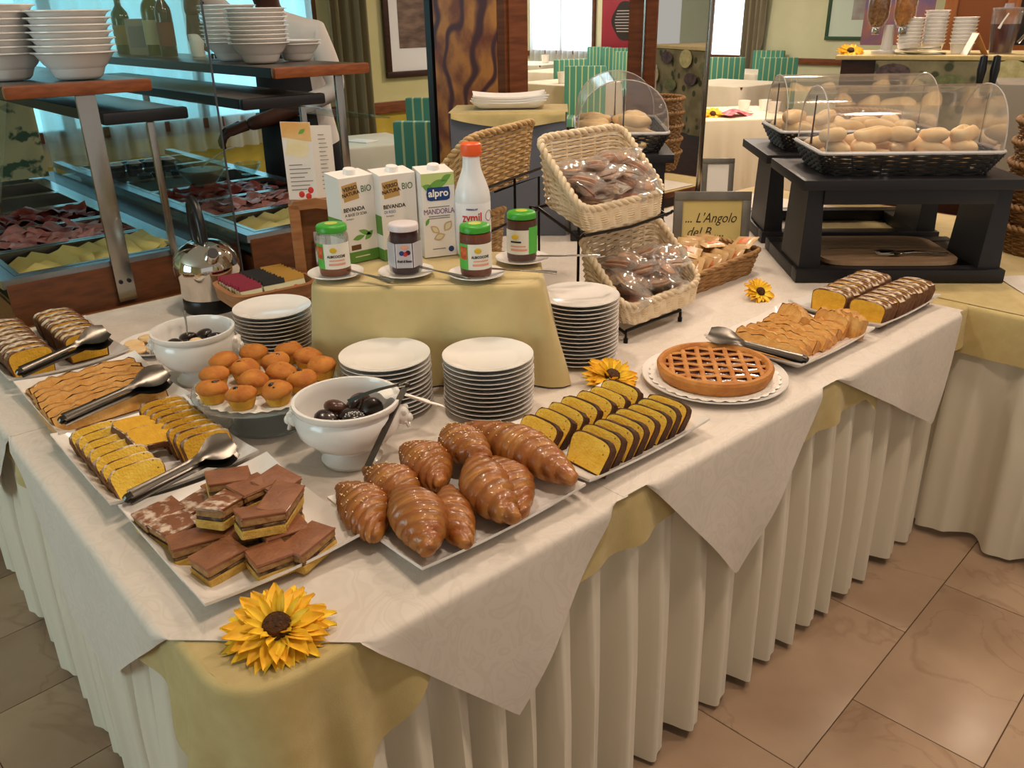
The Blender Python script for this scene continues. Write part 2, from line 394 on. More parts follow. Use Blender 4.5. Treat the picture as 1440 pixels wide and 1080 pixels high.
picture('picture', 'brown framed picture with wide white mount and sepia print', .75, 1.0, (3.35, 4.588, 1.10), 0, DARKWOOD, (M('mount_white', 'd9dde0', .6), SEPIA), .05, (.13, .62, .2, .93))
picture('picture', 'green framed picture with pale print on far green wall', 1.1, 1.0, (11.188, 5.5, 1.12), -PI/2, M('green_frame', '274a34', .5), (M('pale_mount', 'c3d6cf', .6), M('pale_print', '8a7f86', .6, col2='a9b5ae', scale=3)), .12, (.35, 1.0, .25, .9))
nb = thing('notice_board', 'red notice board with dark lettered shield on far wall', 'sign', (11.188, 9.62, .93), -PI/2)
MB().rbox(0, .95, -.03, 0, 0, .9, .005).build('panel', M('red_board', '8e2438', .5), nb)
sh = MB(); sh.prism([(.2+.32+.27*math.cos(a)*(1+.1*math.cos(4*a)), .45+.3*math.sin(a)) for a in [2*PI*i/28 for i in range(28)]], -.04, -.03); sh.build('shield', M('black_shield', '2a2326', .5), nb)
ln = MB()
for i in range(8): ln.box(.3+.03*abs(i-3.5)/2, .74-.03*abs(i-3.5)/2, -.043, -.04, .28+i*.045, .295+i*.045)
ln.build('lettering', M('grey_print', 'a7a2a4', .6), nb, smooth=0)
# round recessed ceiling lamps
LAMPGLOW = pane_mat('lamp_glow', 'ffe6c4', 12)
lm = MB().lathe([(.0, -.004), (.11, -.004), (.11, 0), (0, 0)], 24).mesh('diffuser', LAMPGLOW)
rg = MB().lathe([(.11, -.012), (.135, -.01), (.14, 0), (.11, 0)], 24, close=True).mesh('trim_ring', STEEL)
for i, (x, y) in enumerate(((.5, -.6), (1.9, -.9), (.9, 1.0), (2.3, .75), (3.6, -.4), (3.7, 1.6), (6, 4), (8.5, 6.5), (7, 9), (5.2, 2.2), (9.5, 10.5))):
    t = thing('ceiling_lamp', 'round recessed ceiling lamp glowing warm white', 'lamp', (x, y, 2.9), 0, 'recessed ceiling lamps')
    put('diffuser', lm, t); put('trim_ring', rg, t)
    li = bpy.data.lights.new('lamp_light', 'AREA'); li.shape = 'DISK'; li.size = .22; li.energy = LAMP_POWER*(1 if i < 6 else 5); li.color = LAMP_COLOR
    lo = bpy.data.objects.new('lamp_light', li); COL.objects.link(lo); lo.parent = t; lo.location = (0, 0, -.02)

# ================================================================ buffet table and its linen
def rounded_path(pts, r=.05, n=6):
    """open polyline with rounded corners -> list of (point, outward normal)"""
    out = []; P = [Vector(p) for p in pts]
    for i, p in enumerate(P):
        if 0 < i < len(P)-1:
            a = (P[i-1]-p).normalized(); b = (P[i+1]-p).normalized()
            for k in range(n+1):
                t = k/n; q = p + a*r*(1-t)**2 + b*r*t**2; out.append(q)
        else: out.append(p)
    return out
def resample(pts, ds):
    P = [Vector(p) for p in pts]; L = [0]
    for i in range(1, len(P)): L.append(L[-1]+(P[i]-P[i-1]).length)
    tot = L[-1]; n = int(tot/ds); out = []; j = 0
    for k in range(n+1):
        s = tot*k/n
        while j < len(L)-2 and L[j+1] < s: j += 1
        t = (s-L[j])/max(1e-9, L[j+1]-L[j]); out.append((s, P[j].lerp(P[j+1], t)))
    res = []
    for i, (s, p) in enumerate(out):
        a = out[max(0, i-2)][1]; b = out[min(len(out)-1, i+2)][1]; d = (b-a).normalized(); res.append((s, p, Vector((d.y, -d.x))))
    return res, tot
def skirt(name, pts, label, phase=0, wl=.112):
    rs, tot = resample(rounded_path(pts), .0065); NZ = 12; mb = MB(); n = len(rs)
    ph = 0; phs = []
    for i, (s, p, nr) in enumerate(rs):
        ph += 2*PI*.0065/(wl*(1+.35*math.sin(s*3.7+phase)*math.sin(s*1.9+1))); phs.append(ph)
    for j in range(NZ+1):
        b = j/NZ; z = T-.008-(T-.03)*b
        for i, (s, p, nr) in enumerate(rs):
            q = phs[i]+.25*math.sin(b*2.2+s*5)
            w = math.sin(q); w = math.copysign(abs(w)**.7, w)
            amp = .008+.032*min(1, b*1.8)**.8
            o = nr*(amp*(w*.8+.25*math.sin(2*q+1)+.15*math.sin(.53*q+s))+.004+.012*b)
            zz = z + (.008*math.sin(q*.5+s*3) if j == NZ else 0)
            mb.v.append((p.x+o.x, p.y+o.y, zz))
    for j in range(NZ):
        for i in range(n-1): a = j*n+i; mb.face([a, a+1, a+n+1, a+n])
    return tag(mb.build(name, SKIRT, smooth=70), label, 'tablecloth')
tb = thing('buffet_table', 'long buffet table hidden under skirting and layered cloths', 'table')
MB().prism([(.01, .01), (2.21, .01), (3.3, .01), (3.3, 1.40), (2.57, 1.40), (2.57, 1.83), (1.5, 1.83), (1.5, 1.7), (.01, 1.7)], T-.03, T-.006, plane='xy').build('tabletop', WOODX, tb, smooth=0)
lg = MB().box(-.025, .025, -.025, .025, 0, T-.03).mesh('leg', DARKSTEEL, 0)
for x, y in ((.12, .12), (.12, 1.6), (1.1, .12), (2.05, .12), (1.1, 1.6), (3.2, 1.3), (3.2, .12)): put('leg', lg, tb, (x, y, 0))
t2 = thing('side_table', 'second buffet table at right angle, covered to the floor', 'table')
MB().box(2.24, 3.3, -1.6, .0, T-.03, T-.006).build('tabletop', WOODX, t2, smooth=0)
for x, y in ((2.35, -1.5), (3.2, -1.5), (2.4, -.1), (3.2, -.1)): put('leg', lg, t2, (x, y, 0))
skirt('table_skirt', [(0, 1.72), (0, 0), (2.17, 0)], 'cream pleated skirt falling from the buffet table to the floor')
skirt('table_skirt', [(2.19, -.015), (2.225, -1.6)], 'cream pleated skirt hanging from the side table', 2, .16)

def hanging(mb, pts, drop, off, z, ds=.02, rows=7, wave=.006, r=.012, wl=.23, ph=0, gather=None):
    """strip of cloth that bends over the table edge and hangs down by drop(s)"""
    rs, tot = resample(rounded_path(pts, .06), ds); n = len(rs); k = len(mb.v)
    prof = [(0, 0), (.5, .13), (.87, .5), (1, 1)]
    for j in range(len(prof)+rows):
        for i, (s, p, nr) in enumerate(rs):
            d = drop(s, tot); rr = min(r, d*.5)
            if j < len(prof): o = off-r+rr*prof[j][0]; dz = rr*prof[j][1]
            else:
                t = (j-len(prof)+1)/rows; dz = rr+(max(d, rr+.0005)-rr)*t
                o = off-r+rr + wave*t*(math.sin(2*PI*s/wl+ph)+.5*math.sin(2*PI*s/wl*1.7+1+ph)) + .012*min(1, dz/.2)
                if gather: g = math.exp(-((s-gather)/.12)**2)*t; o += g*(.016+.032*math.sin(2*PI*(s-gather)/.095+.6))
            mb.v.append((p.x+nr.x*o, p.y+nr.y*o, z-dz))
    for j in range(len(prof)+rows-1):
        for i in range(n-1): a = k+j*n+i; mb.face([a, a+1, a+n+1, a+n])
def tent(a, b, tip, h, base=.0):
    def f(s):
        if s <= a or s >= b: return base
        return base+h*((s-a)/(tip-a) if s < tip else (b-s)/(b-tip))
    return f
# yellow under-cloth: hangs about ten centimetres all round, deeper scallops over the corner (path length: 1.72 = corner)
def ydrop(s, tot):
    c = s-1.70
    d = .105+.012*math.sin(s*9)
    d += .10*math.exp(-((c+.10)/.11)**2)+.21*math.exp(-(c/.06)**2)+.10*math.exp(-((c-.13)/.09)**2)
    q = c-1.55
    if 0 < q < .2: d += .05*math.sin(q/.2*PI)*(.3+abs(math.sin(q*30)))
    return d
yc = MB(); hanging(yc, [(0, 1.70), (0, 0), (2.17, 0)], ydrop, .032, T-.004, .010, 10, .008, wl=.17, gather=1.70)
yc.prism([(-.02, .06), (-.016, .03), (-.001, -.001), (.03, -.016), (.06, -.02), (2.19, -.02), (2.19, .3), (3.28, .3), (3.28, 1.39), (2.56, 1.39), (2.56, 1.82), (1.5, 1.82), (1.5, 1.68), (-.02, 1.68)], T-.0056, T-.0047, plane='xy')
tag(yc.build('yellow_cloth', YELLOW, smooth=60), 'yellow under-cloth with scalloped drape over the table corner', 'tablecloth')
yc = MB(); hanging(yc, [(2.205, .02), (2.225, -1.6)], lambda s, t: .13+.01*math.sin(s*8), .045, T-.002, .02, 6, .01)
yc.prism([(2.18, .03), (2.2, -1.6), (3.28, -1.6), (3.28, .31), (2.18, .31)], T-.0036, T-.002, plane='xy')
tag(yc.build('yellow_cloth', YELLOW, smooth=60), 'yellow cloth spread over the side table below the black stand', 'tablecloth')
def overlay(label, parts, poly, dz):
    mb = MB()
    for pts, fn in parts: hanging(mb, pts, lambda s, t, fn=fn: fn(s), .048, T+dz, .01, 8, .005, wl=.31, ph=dz*3000)
    mb.prism(poly, T+dz-.0012, T+dz, plane='xy')
    return tag(mb.build('damask_overlay', DAMASK, smooth=60), label, 'tablecloth')
overlay('white damask overlay with pointed corners under the brownie and croissant plates',
        [([(0, .98), (0, .148)], tent(0, .83, .44, .335)), ([(.154, 0), (.70, 0)], tent(0, .51, .262, .295))],
        [(-.036, .148), (.154, -.036), (.70, -.036), (.70, .98), (-.036, .98)], -.0015)
overlay('white damask overlay with pointed corner between pound cake and jam tart',
        [([(.70, 0), (1.40, 0)], tent(.05, .66, .36, .345))],
        [(.69, -.036), (1.40, -.036), (1.40, 1.0), (.69, 1.0)], -.0008)
overlay('white damask overlay hanging below the apple cake and chocolate loaf plates',
        [([(1.40, 0), (2.11, 0)], tent(.02, .69, .585, .30))],
        [(1.39, -.036), (2.11, -.036), (2.11, .40), (2.5, .8), (3.1, .8), (3.1, 1.37), (2.55, 1.37), (2.55, 1.8), (1.6, 1.8), (1.39, 1.6)], -.0012)
overlay('white damask overlay under the loaf cakes beside the cold buffet',
        [([(0, 1.68), (0, .97)], tent(0, .71, .3, .36))],
        [(-.036, .97), (1.45, .97), (1.45, 1.66), (-.036, 1.66)], -.0004)
overlay('white damask overlay hanging from the side table',
        [([(2.215, -.28), (2.228, -1.0)], tent(0, .72, .36, .30))],
        [(2.19, -.28), (2.5, .02), (2.95, -.3), (2.6, -.9), (2.2, -1.0)], .0012)
# fine scroll pattern of the damask on the hanging point
# ================================================================ plates and cakes on the buffet
def plate_mesh(a, b, h=.02):
    nx, ny = 20, 16; mb = MB()
    def zf(x, y):
        q = max(abs(x), abs(y)); e = max(0, (q-.7)/.3); c = (abs(x)*abs(y))**2
        return .005+h*(e*e*(.75)+.25*e)+.010*c*e
    def pt(i, j, low):
        x = -1+2*i/nx; y = -1+2*j/ny
        bow = 1-.02*(1-(x*y)**2)
        return (a*x*bow, b*y*bow, zf(x, y)-(.005 if low else 0))
    for low in (0, 1):
        for j in range(ny+1):
            for i in range(nx+1): mb.v.append(pt(i, j, low))
    n = (nx+1)*(ny+1)
    for j in range(ny):
        for i in range(nx):
            k = j*(nx+1)+i; mb.face([k, k+1, k+nx+2, k+nx+1]); mb.face([n+k, n+k+nx+1, n+k+nx+2, n+k+1])
    rim = [i for i in range(nx+1)]+[(j*(nx+1)+nx) for j in range(1, ny+1)]+[ny*(nx+1)+i for i in range(nx-1, -1, -1)]+[j*(nx+1) for j in range(ny-1, 0, -1)]
    for k in range(len(rim)): a_, b_ = rim[k], rim[(k+1) % len(rim)]; mb.face([a_, n+a_, n+b_, b_])
    return mb.mesh('serving_plate', WHITE, 50)
PM = plate_mesh(.173, .134)
def plate(x, y, rz, label):
    return tag(put('serving_plate', PM, None, (x, y, T), rz), label, 'plate')
plate(.152, .312, PI/2, 'white rectangular plate holding the layered brownie squares')
plate(.144, .674, PI/2, 'white rectangular plate of sliced yellow loaf between brownies and apple cake')
plate(.158, 1.014, PI/2, 'white rectangular plate of overlapping apple cake slices below tongs')
plate(.154, 1.382, PI/2, 'white rectangular plate with two sugared loaves beside the cold buffet')
plate(.459, .134, 0, 'white rectangular plate heaped with croissants')
plate(.818, .138, 0, 'white rectangular plate with two rows of chocolate chip pound cake')
plate(1.541, .160, 0, 'white rectangular plate of pale apple slices beside the jam tart')
plate(1.923, .160, 0, 'white rectangular plate with sugared chocolate loaf by the black stand')
PZ = T+.006

def loaf_outline(w, h, n=12):
    p = [(-w*.44, 0), (w*.44, 0)]
    for i in range(n+1):
        a = PI*i/n; c = math.cos(a)
        p.append((w*.5*math.copysign(abs(c)**.6, c), h*(.66+.34*math.sin(a)**.7)))
    return p
def slice_mesh(w, h, t, crumb, crust, seed):
    rnd = random.Random(seed); p = loaf_outline(w, h); q = [(x*.94, .003+z*.915) for x, z in p]
    j = [(rnd.uniform(-.0014, .0014), rnd.uniform(-.0014, .0014)) for _ in p]
    p = [(a+b[0], c+b[1]) for (a, c), b in zip(p, j)]
    c = MB(); c.prism(q, 0, t)
    k = MB(); n = len(p)
    rings = [[(x, y, z) for x, z in r] for r, y in ((q, .0005), (p, .0015), (p, t-.0015), (q, t-.0005))]
    k.loft(rings, False)
    return c.mesh('cake_slice', crumb, 30), k.mesh('crust', crust, 40)
OFF = dict(a=(-.016, -.054), b=(-.016, -.054), c=(-.016, -.054), d=(-.011, -.08), e=(-.011, -.08), f=(-.039, -.034), g=(-.039, -.034), h=(-.083, -.035), i=(-.083, -.035))
def slices(kind, label, cat, group, spots, w, h, t, crumb, crust):
    """row of cake slices: each its own thing with its crust"""
    ms = [slice_mesh(w, h, t, crumb, crust, kind+str(i)) for i in range(3)]
    for i, (x, y, z, rot) in enumerate(spots):
        c, k = ms[i % 3]; o = tag(put('cake_slice', c, None, (x+OFF[kind][0], y+OFF[kind][1], z), rot), ('fully exposed end ' if i == 0 and kind != 'c' else '')+label, cat, None if i == 0 and kind != 'c' else group); put('crust', k, o)
def row(x0, y0, x1, y1, n, rz, lean, z=PZ+.001, jit=.004):
    return [(x0+(x1-x0)*i/(n-1)+ru(-jit, jit)*.5, y0+(y1-y0)*i/(n-1)+ru(-jit, jit)*.5, z+ru(0, .001), (lean+ru(-.04, .04), 0, rz+ru(-.05, .05))) for i in range(n)]
# sliced yellow loaf (plate beside the brownies): faces look along -y
slices('a', 'yellow cake slice in the leaning row at the outer plate edge', 'cake slice', 'leaning yellow slices', row(.092, .588, .092, .80, 7, 0, -.58), .095, .062, .016, CAKECH, SUGARCRUST)
slices('b', 'yellow cake slice with dark crust in the row towards the muffins', 'cake slice', 'dark crusted slices towards the muffins', row(.226, .61, .222, .82, 8, -.12, -.42), .092, .064, .017, CAKE, SUGARCRUST)
slices('c', 'sugared cake slice lying flat between the two rows', 'cake slice', 'sugared slices lying between rows', [(.157, .745, PZ+.045, (-1.25, .2, .3)), (.160, .690, PZ+.04, (-1.2, .15, .1))], .085, .055, .016, CAKE, SUGARCRUST)
# two sugared loaves beside the cold buffet
slices('d', 'sugared slice of the outer loaf beside the cold buffet', 'cake slice', 'outer sugared loaf', row(.095, 1.335, .095, 1.585, 8, 0, -.1), .098, .07, .0365, CAKE, SUGARCRUST)
slices('e', 'sugared slice of the inner loaf beside the cold buffet', 'cake slice', 'inner sugared loaf', row(.222, 1.355, .222, 1.585, 7, 0, -.1), .098, .07, .039, CAKE, SUGARCRUST)
# pound cake: faces look along -x
slices('f', 'chocolate chip pound cake slice in the row beside the croissants and plates', 'cake slice', 'back row of pound cake', row(.715, .226, .95, .226, 7, -PI/2, -.55), .1, .066, .018, CAKECH, CRUST)
slices('g', 'chocolate chip pound cake slice in the row along the table edge', 'cake slice', 'front row of pound cake', row(.738, .108, .965, .112, 8, -PI/2, -.45), .1, .066, .019, CAKECH, CRUST)
# chocolate loaf by the black stand
slices('h', 'sugared chocolate loaf slice in the row towards the black stand', 'cake slice', 'chocolate loaf towards the stand', row(1.875, .235, 2.11, .24, 7, -PI/2, -.1), .1, .065, .040, CAKE, SUGARCRUST)
slices('i', 'sugared chocolate loaf slice in the row along the table edge', 'cake slice', 'chocolate loaf along the table edge', row(1.868, .122, 2.125, .125, 8, -PI/2, -.1), .1, .065, .0375, CAKE, SUGARCRUST)

def apple_mesh(L, h, t, seed):
    rnd = random.Random(seed); top = []; n = 18
    for i in range(n+1): top.append((-L/2+L*i/n, h*(.78+.22*math.sin(PI*i/n)**.5)+rnd.uniform(-.004, .004)))
    q = [(L*.48, 0), (-L*.48, 0)]
    c = MB(); c.prism(q[::-1]+[(x*.98, z*.97) for x, z in top[::-1]], 0, t)
    k = MB(); rows = []
    for y in (-.001, t*.3, t*.7, t+.001): rows.append([(x+rnd.uniform(-.002, .002), y, z*(.96 if y in (-.001, t+.001) else 1.02)+rnd.uniform(-.002, .003)) for x, z in [(-L*.49, .001)]+top+[(L*.49, .001)]])
    kk = len(k.v)
    for r in rows: k.v += r
    m = len(rows[0])
    for a in range(len(rows)-1):
        for i in range(m-1): k.face([a*m+i, a*m+i+1, (a+1)*m+i+1, (a+1)*m+i])
    return c.mesh('apple_cake_slice', APPLECRUMB, 30), k.mesh('crust', APPLE, 50), c
def apples(label, group, spots, L, h, t, off):
    ms = [apple_mesh(L, h, t, group+str(i)) for i in range(3)]
    for i, (x, y, z, rot) in enumerate(spots):
        c, k, _ = ms[i % 3]; o = tag(put('apple_cake_slice', c, None, (x+off[0], y+off[1], z), rot), label, 'cake slice', group); put('crust', k, o)
apples('browned apple cake slice overlapping its neighbours below the tongs', 'overlapping apple cake slices', row(.158, .965, .168, 1.165, 7, .04, -.55, PZ+.004), .235, .046, .036, (-.014, -.073))
apples('pale apple cake slice in the fan beside the jam tart', 'fanned pale apple slices', [(1.475+.036*i, .195+ru(-.006, .006), PZ+.004, (-.55+ru(-.06, .06), 0, -PI/2+.06)) for i in range(7)], .19, .042, .036, (-.061, -.035))
apples('short pale apple cake piece leaning at the end of the fan', 'short pale apple pieces', [(1.66, .25, PZ+.012, (-.5, 0, -PI/2-.5)), (1.72, .16, PZ+.002, (-.35, 0, -PI/2-.2)), (1.735, .13, PZ+.002, (-.2, 0, -PI/2-.3))], .1, .06, .026, (-.061, -.035))

# layered brownie squares
def brownie(kx, ky, kz):
    def lay(z0, z1, s, mi):
        mb = MB(); mb.rbox(-kx/2*s, kx/2*s, -ky/2*s, ky/2*s, z0, z1, .0022); rnd = random.Random(z0)
        mb.v = [(x+rnd.uniform(-.0015, .0015), y+rnd.uniform(-.0015, .0015), z) for x, y, z in mb.v]; return mb
    return lay(0, kz*.40, 1, 0).mesh('sponge_base', SPONGE, 30), lay(kz*.38, kz*.58, .97, 0).mesh('filling', FILL, 30), lay(kz*.56, kz*.86, .99, 0).mesh('upper_sponge', UPPER, 30), lay(kz*.83, kz, 1.02, 0)
bm_ = [brownie(.068, .05, .036), brownie(.058, .055, .034), brownie(.078, .048, .036)]
btop = [b[3].mesh('cocoa_top', COCOA, 30) for b in bm_]; btops = [b[3].mesh('cocoa_top', COCOAD, 30) for b in bm_]
spots = [(.066, .445, 0, .1, 1), (.070, .392, 0, .2, 1), (.08, .325, 0, -.2, 0), (.088, .258, 0, .15, 0), (.150, .205, 0, -.1, 0), (.214, .195, 0, .35, 0),
         (.132, .43, 0, .3, 1), (.142, .30, 0, -.3, 0), (.19, .40, 0, .5, 0), (.20, .25, 0, -.15, 0), (.225, .315, 0, .2, 0), (.14, .365, 0, 0, 1), (.235, .385, 0, -.2, 0), (.19, .452, 0, .1, 0),
         (.135, .335, .036, .6, 1), (.165, .262, .036, -.2, 0), (.20, .355, .036, .1, 0), (.215, .285, .037, .7, 0), (.18, .41, .036, -.3, 0), (.24, .345, .038, .3, 0)]
for i, (x, y, z, a, d) in enumerate(spots):
    b = bm_[i % 3]; tilt = (ru(-.05, .05), ru(-.05, .05), a) if z == 0 else (ru(-.22, .22), ru(-.22, .22), a)
    lab = ('brownie square thickly dusted with sugar on the brownie plate' if d else 'plain cocoa brownie square with pale sponge base' if z == 0 else 'cocoa brownie square lying on top of the heap')
    t = thing('brownie', lab, 'brownie', (.152+(x-.165)*.93, .325+(y-.353)*.95, PZ+z), tilt, ('sugared brownies', 'plain brownies', 'brownies on top')[0 if d else 1 if z == 0 else 2])
    put('sponge_base', b[0], t); put('filling', b[1], t); put('upper_sponge', b[2], t); put('cocoa_top', (btops if d else btop)[i % 3], t)

# croissants: rolled dough in overlapping steps
def croissant_mesh(L, rad, bend, turns=7, seed=1, fat=1.0):
    rnd = random.Random(seed); mb = MB(); nl, n = 84, 24
    prof = lambda e: (1-min(1, e)**1.4)**.85*.84+.17
    for i in range(nl+1):
        t = i/nl; e = abs(2*t-1); side = 1 if t < .5 else -1
        sb = math.sin(abs(bend))*(1 if bend > 0 else -1); ang = bend*(t-.5)*2; x = (L/2)*math.sin(ang)/sb; y = (L/2)*(math.cos(ang)-1)/sb
        for q in range(n):
            a = 2*PI*q/n; d = turns*(1-e)+.55*math.sin(a+seed*1.3)*side*(e > .06)
            d = max(0, d); fr = d % 1.0; step = 1-math.floor(d)/turns
            r = rad*(.45*prof(e)+.55*prof(max(0, min(1, step-.5/turns)))) * (1+.13*math.sin(PI*min(1, fr*1.05))**.7-.07)
            if e > .985: r *= .6
            r += rnd.uniform(-.0006, .0006); zz = r*.84*math.sin(a)
            mb.v.append((x-r*math.cos(a)*math.sin(ang)*.6, y+r*math.cos(a)*math.cos(ang)*fat, max(-rad*.55, zz)))
            mb.tone[len(mb.v)-1] = max(0, min(1, (.15+.62*math.sin(PI*fr)**1.3)*(1 if math.sin(a) > -.35 else .5)))
    for i in range(nl):
        for q in range(n): mb.face([i*n+q, i*n+(q+1) % n, (i+1)*n+(q+1) % n, (i+1)*n+q])
    mb.face(list(range(n))[::-1]); mb.face([nl*n+q for q in range(n)])
    return mb
def croissant(x, y, z, rz, tilt, L, rad, bend, seed, label, seeds=0):
    mb = croissant_mesh(L, rad, bend, 4+seed % 2, seed)
    o = tag(mb.build('croissant', CROISS, None, (x, y, z), (tilt[0], tilt[1], rz), 60), label, 'croissant')
    if seeds:
        rnd = random.Random(seed+50); sm = MB()
        up = [v for v in mb.v if v[2] > rad*.25 and v[0] < L*.2]
        for _ in range(seeds):
            v = rnd.choice(up); sm.ball((v[0]+rnd.uniform(-.003, .003), v[1]+rnd.uniform(-.003, .003), v[2]+.0006), (.0018, .0012, .0009), 6)
        stuff(sm.build('sesame_seeds', SESAME, o))
def cro_between(p, q, z, rad, bend, seed, label, seeds=0, tilt=0):
    dx, dy = q[0]-p[0], q[1]-p[1]; L = math.hypot(dx, dy)
    croissant((p[0]+q[0])/2-.022, (p[1]+q[1])/2-.026, z, math.atan2(dy, dx), (0, tilt), L, rad, bend, seed, label, seeds)
cz = PZ+.026
cro_between((.356, .308), (.318, .135), cz, .043, .3, 1, 'seeded croissant at the plate end next to the brownies', 70)
cro_between((.418, .325), (.40, .16), cz+.004, .042, .25, 2, 'sesame croissant tucked between its seeded neighbour and the plate stacks', 70)
cro_between((.412, .215), (.335, .03), cz+.016, .046, .2, 3, 'large golden croissant lying across the front corner of the plate')
cro_between((.468, .18), (.382, .03), cz+.002, .035, -.2, 4, 'narrow croissant with a flaky open fold')
cro_between((.505, .33), (.475, .18), cz+.010, .045, .3, 5, 'plump dark-backed croissant with seeds next to the plate stacks', 70)
cro_between((.545, .215), (.468, .015), cz+.016, .045, -.2, 6, 'glossy croissant with pointed tip towards the table edge')
cro_between((.595, .21), (.52, .02), cz+.004, .041, .25, 7, 'ridged brown croissant between two larger ones')
cro_between((.578, .32), (.545, .175), cz+.026, .042, -.25, 8, 'short sesame croissant at the back of the heap', 70)
cro_between((.638, .315), (.645, .03), cz+.016, .046, .2, 9, 'long dark croissant at the plate end next to the pound cake', 40)

# round plates in stacks
rp = MB(); NP = 40
rp.lathe([(.0, .0035), (.060, .0035), (.066, .0065), (.090, .0135), (.0955, .0155), (.0958, .0138), (.09, .0108), (.067, .0028), (.058, 0), (0, .0005)], NP)
RPM = rp.mesh('dessert_plate', WHITE, 50)
def stack(x, y, n, label, group, step=.0098, z=T):
    for i in range(n): tag(put('dessert_plate', RPM, None, (x+ru(-.0015, .0015), y+ru(-.0015, .0015), z+i*step), ru(0, 6)), label if i < n-1 else 'topmost '+label, 'plate', group if i < n-1 else None)
stack(.602, .553, 12, 'white round plate in the stack behind the chocolate bowl tongs', 'plates behind the chocolate bowl')
stack(.757, .402, 12, 'white round plate in the stack between croissants and yellow riser', 'plates behind the croissants')
stack(1.095, .465, 16, 'white round plate in the tall stack beside the wicker baskets', 'plates beside the baskets')
stack(.592, 1.04, 11, 'white round plate in the stack below the tea box', 'plates below the tea box')

# muffins on a glass stand
cs = thing('cake_stand', 'footed glass cake stand carrying the muffins', 'cake stand', (.385, .672, T))
CG = M('pressed_glass', 'e8eeee', .05, trans=.85, ior=1.3, alpha=.75)
MB().lathe([(0, .066), (.1, .066), (.146, .074), (.148, .079), (.1, .072), (0, .071)], 40).build('glass_plate', CG, cs)
MB().lathe([(0, .066), (.07, .066), (.07, .04), (.075, .012), (.088, .002), (.088, 0), (.078, 0), (.068, .012), (.064, .04), (.062, .06), (0, .062)], 40).build('foot', CG, cs)
d = MB(); k = len(d.v); nn = 72
d.v.append((0, 0, .0745))
for i in range(nn): a = 2*PI*i/nn; r = .132+.006*abs(math.sin(a*18)); d.v.append((r*math.cos(a), r*math.sin(a), .0805))
for i in range(nn): d.face([0, 1+i, 1+(i+1) % nn])
tag(d.build('paper_doily', LACE, None, (.385, .672, T), smooth=0), 'white lace doily on the muffin stand', 'doily')
def muffin_meshes(seed):
    rnd = random.Random(seed)
    b = MB(); n = 24
    prof = [(.0, 0), (.021, 0), (.0245, .010), (.0275, .020), (.028, .022)]
    b.lathe(prof, n); b.v = [(x*(1+(.03 if i % 2 else -.01)), y*(1+(.03 if i % 2 else -.01)), z) for i, (x, y, z) in enumerate(b.v)]
    t = MB(); t.lathe([(.0275, .019), (.031, .024), (.030, .030), (.023, .0375), (.012, .041), (.003, .042), (0, .042)], n)
    t.v = [(x+rnd.uniform(-.0007, .0007), y+rnd.uniform(-.0007, .0007), z+rnd.uniform(-.0006, .0006)+.002*math.sin(x*90+seed)) for x, y, z in t.v]
    c = MB(); a = rnd.uniform(0, 6); c.ball((.008*math.cos(a), .008*math.sin(a), .041), (.008, .006, .003), 8); c.ball((.014*math.cos(a+1), .014*math.sin(a+1), .0388), (.003, .003, .002), 6)
    return b.mesh('cup', MUFFINS, 50), t.mesh('top', MUFFIN, 60), c.mesh('chocolate_chip', CHOC, 60)
mus = [muffin_meshes(i) for i in range(4)]
for i, (x, y) in enumerate([(.352, .792), (.419, .79), (.367, .722), (.482, .752), (.494, .688), (.49, .622), (.432, .712), (.305, .735), (.412, .652), (.425, .588), (.352, .655), (.272, .668), (.303, .603), (.362, .572)]):
    b, t, c = mus[i % 4]; chip = i in (2, 6, 9, 11, 12, 13, 3)
    o = thing('muffin', 'small golden muffin with chocolate chips on the glass stand' if chip else 'plain small golden muffin on the glass stand', 'muffin', (x, y, T+.0815), (ru(-.06, .06), ru(-.06, .06), ru(0, 6)), 'chip muffins' if chip else 'plain muffins')
    put('cup', b, o); tp_o = put('top', t, o)
    if chip: put('chocolate_chip', c, tp_o)

# footed porcelain bowls with chocolates
def tureen(x, y, s, rz, label):
    t = thing('footed_bowl', label, 'bowl', (x, y, T), rz)
    MB().lathe([(0, 0), (.056*s, 0), (.058*s, .006), (.05*s, .014), (.042*s, .024), (.046*s, .032), (.075*s, .045), (.094*s, .066), (.099*s, .088), (.096*s, .104), (.0925*s, .110), (.0985*s, .114), (.101*s, .121), (.1*s, .126), (.094*s, .126), (.091*s, .118), (.09*s, .106), (.09*s, .086), (.07*s, .052), (0, .042)], 48).build('body', WHITE, t)
    for sx in (-1, 1):
        h = MB(); h.ball((sx*.101*s, 0, .088), (.014, .017, .018), 12); h.ball((sx*.113*s, 0, .083), (.008, .009, .009), 10)
        for e in (-1, 1): h.ball((sx*.106*s, e*.012, .099), (.006, .005, .006), 8)
        h.tube([(sx*.108*s, -.012, .08), (sx*.112*s, -.008, .068), (sx*.112*s, 0, .064), (sx*.112*s, .008, .068), (sx*.108*s, .012, .08)], .0028, 6); h.build('lion_head_knob', WHITE, t)
    return t
tureen(.422, .412, 1.0, R(-41), 'white footed bowl with lion heads and tongs between brownies and plate stack')
tureen(.368, .985, .92, R(-41), 'white footed bowl with lion heads beside the muffin stand and tea box')
cbm = MB().ball((0, 0, 0), (.024, .024, .013), 16).mesh('chocolate', CHOC, 60); cbm2 = MB().ball((0, 0, 0), (.023, .023, .015), 16).mesh('chocolate', CHOCM, 60)
dots = MB()
for i in range(26):
    a = i*2.4; r = .0185*math.sqrt(i/26); z = .015*math.sqrt(max(0, 1-(r/.023)**2)); dots.ball((r*math.cos(a), r*math.sin(a), z), .0014, 6)
dots = dots.mesh('white_sprinkles', PAPER, 60)
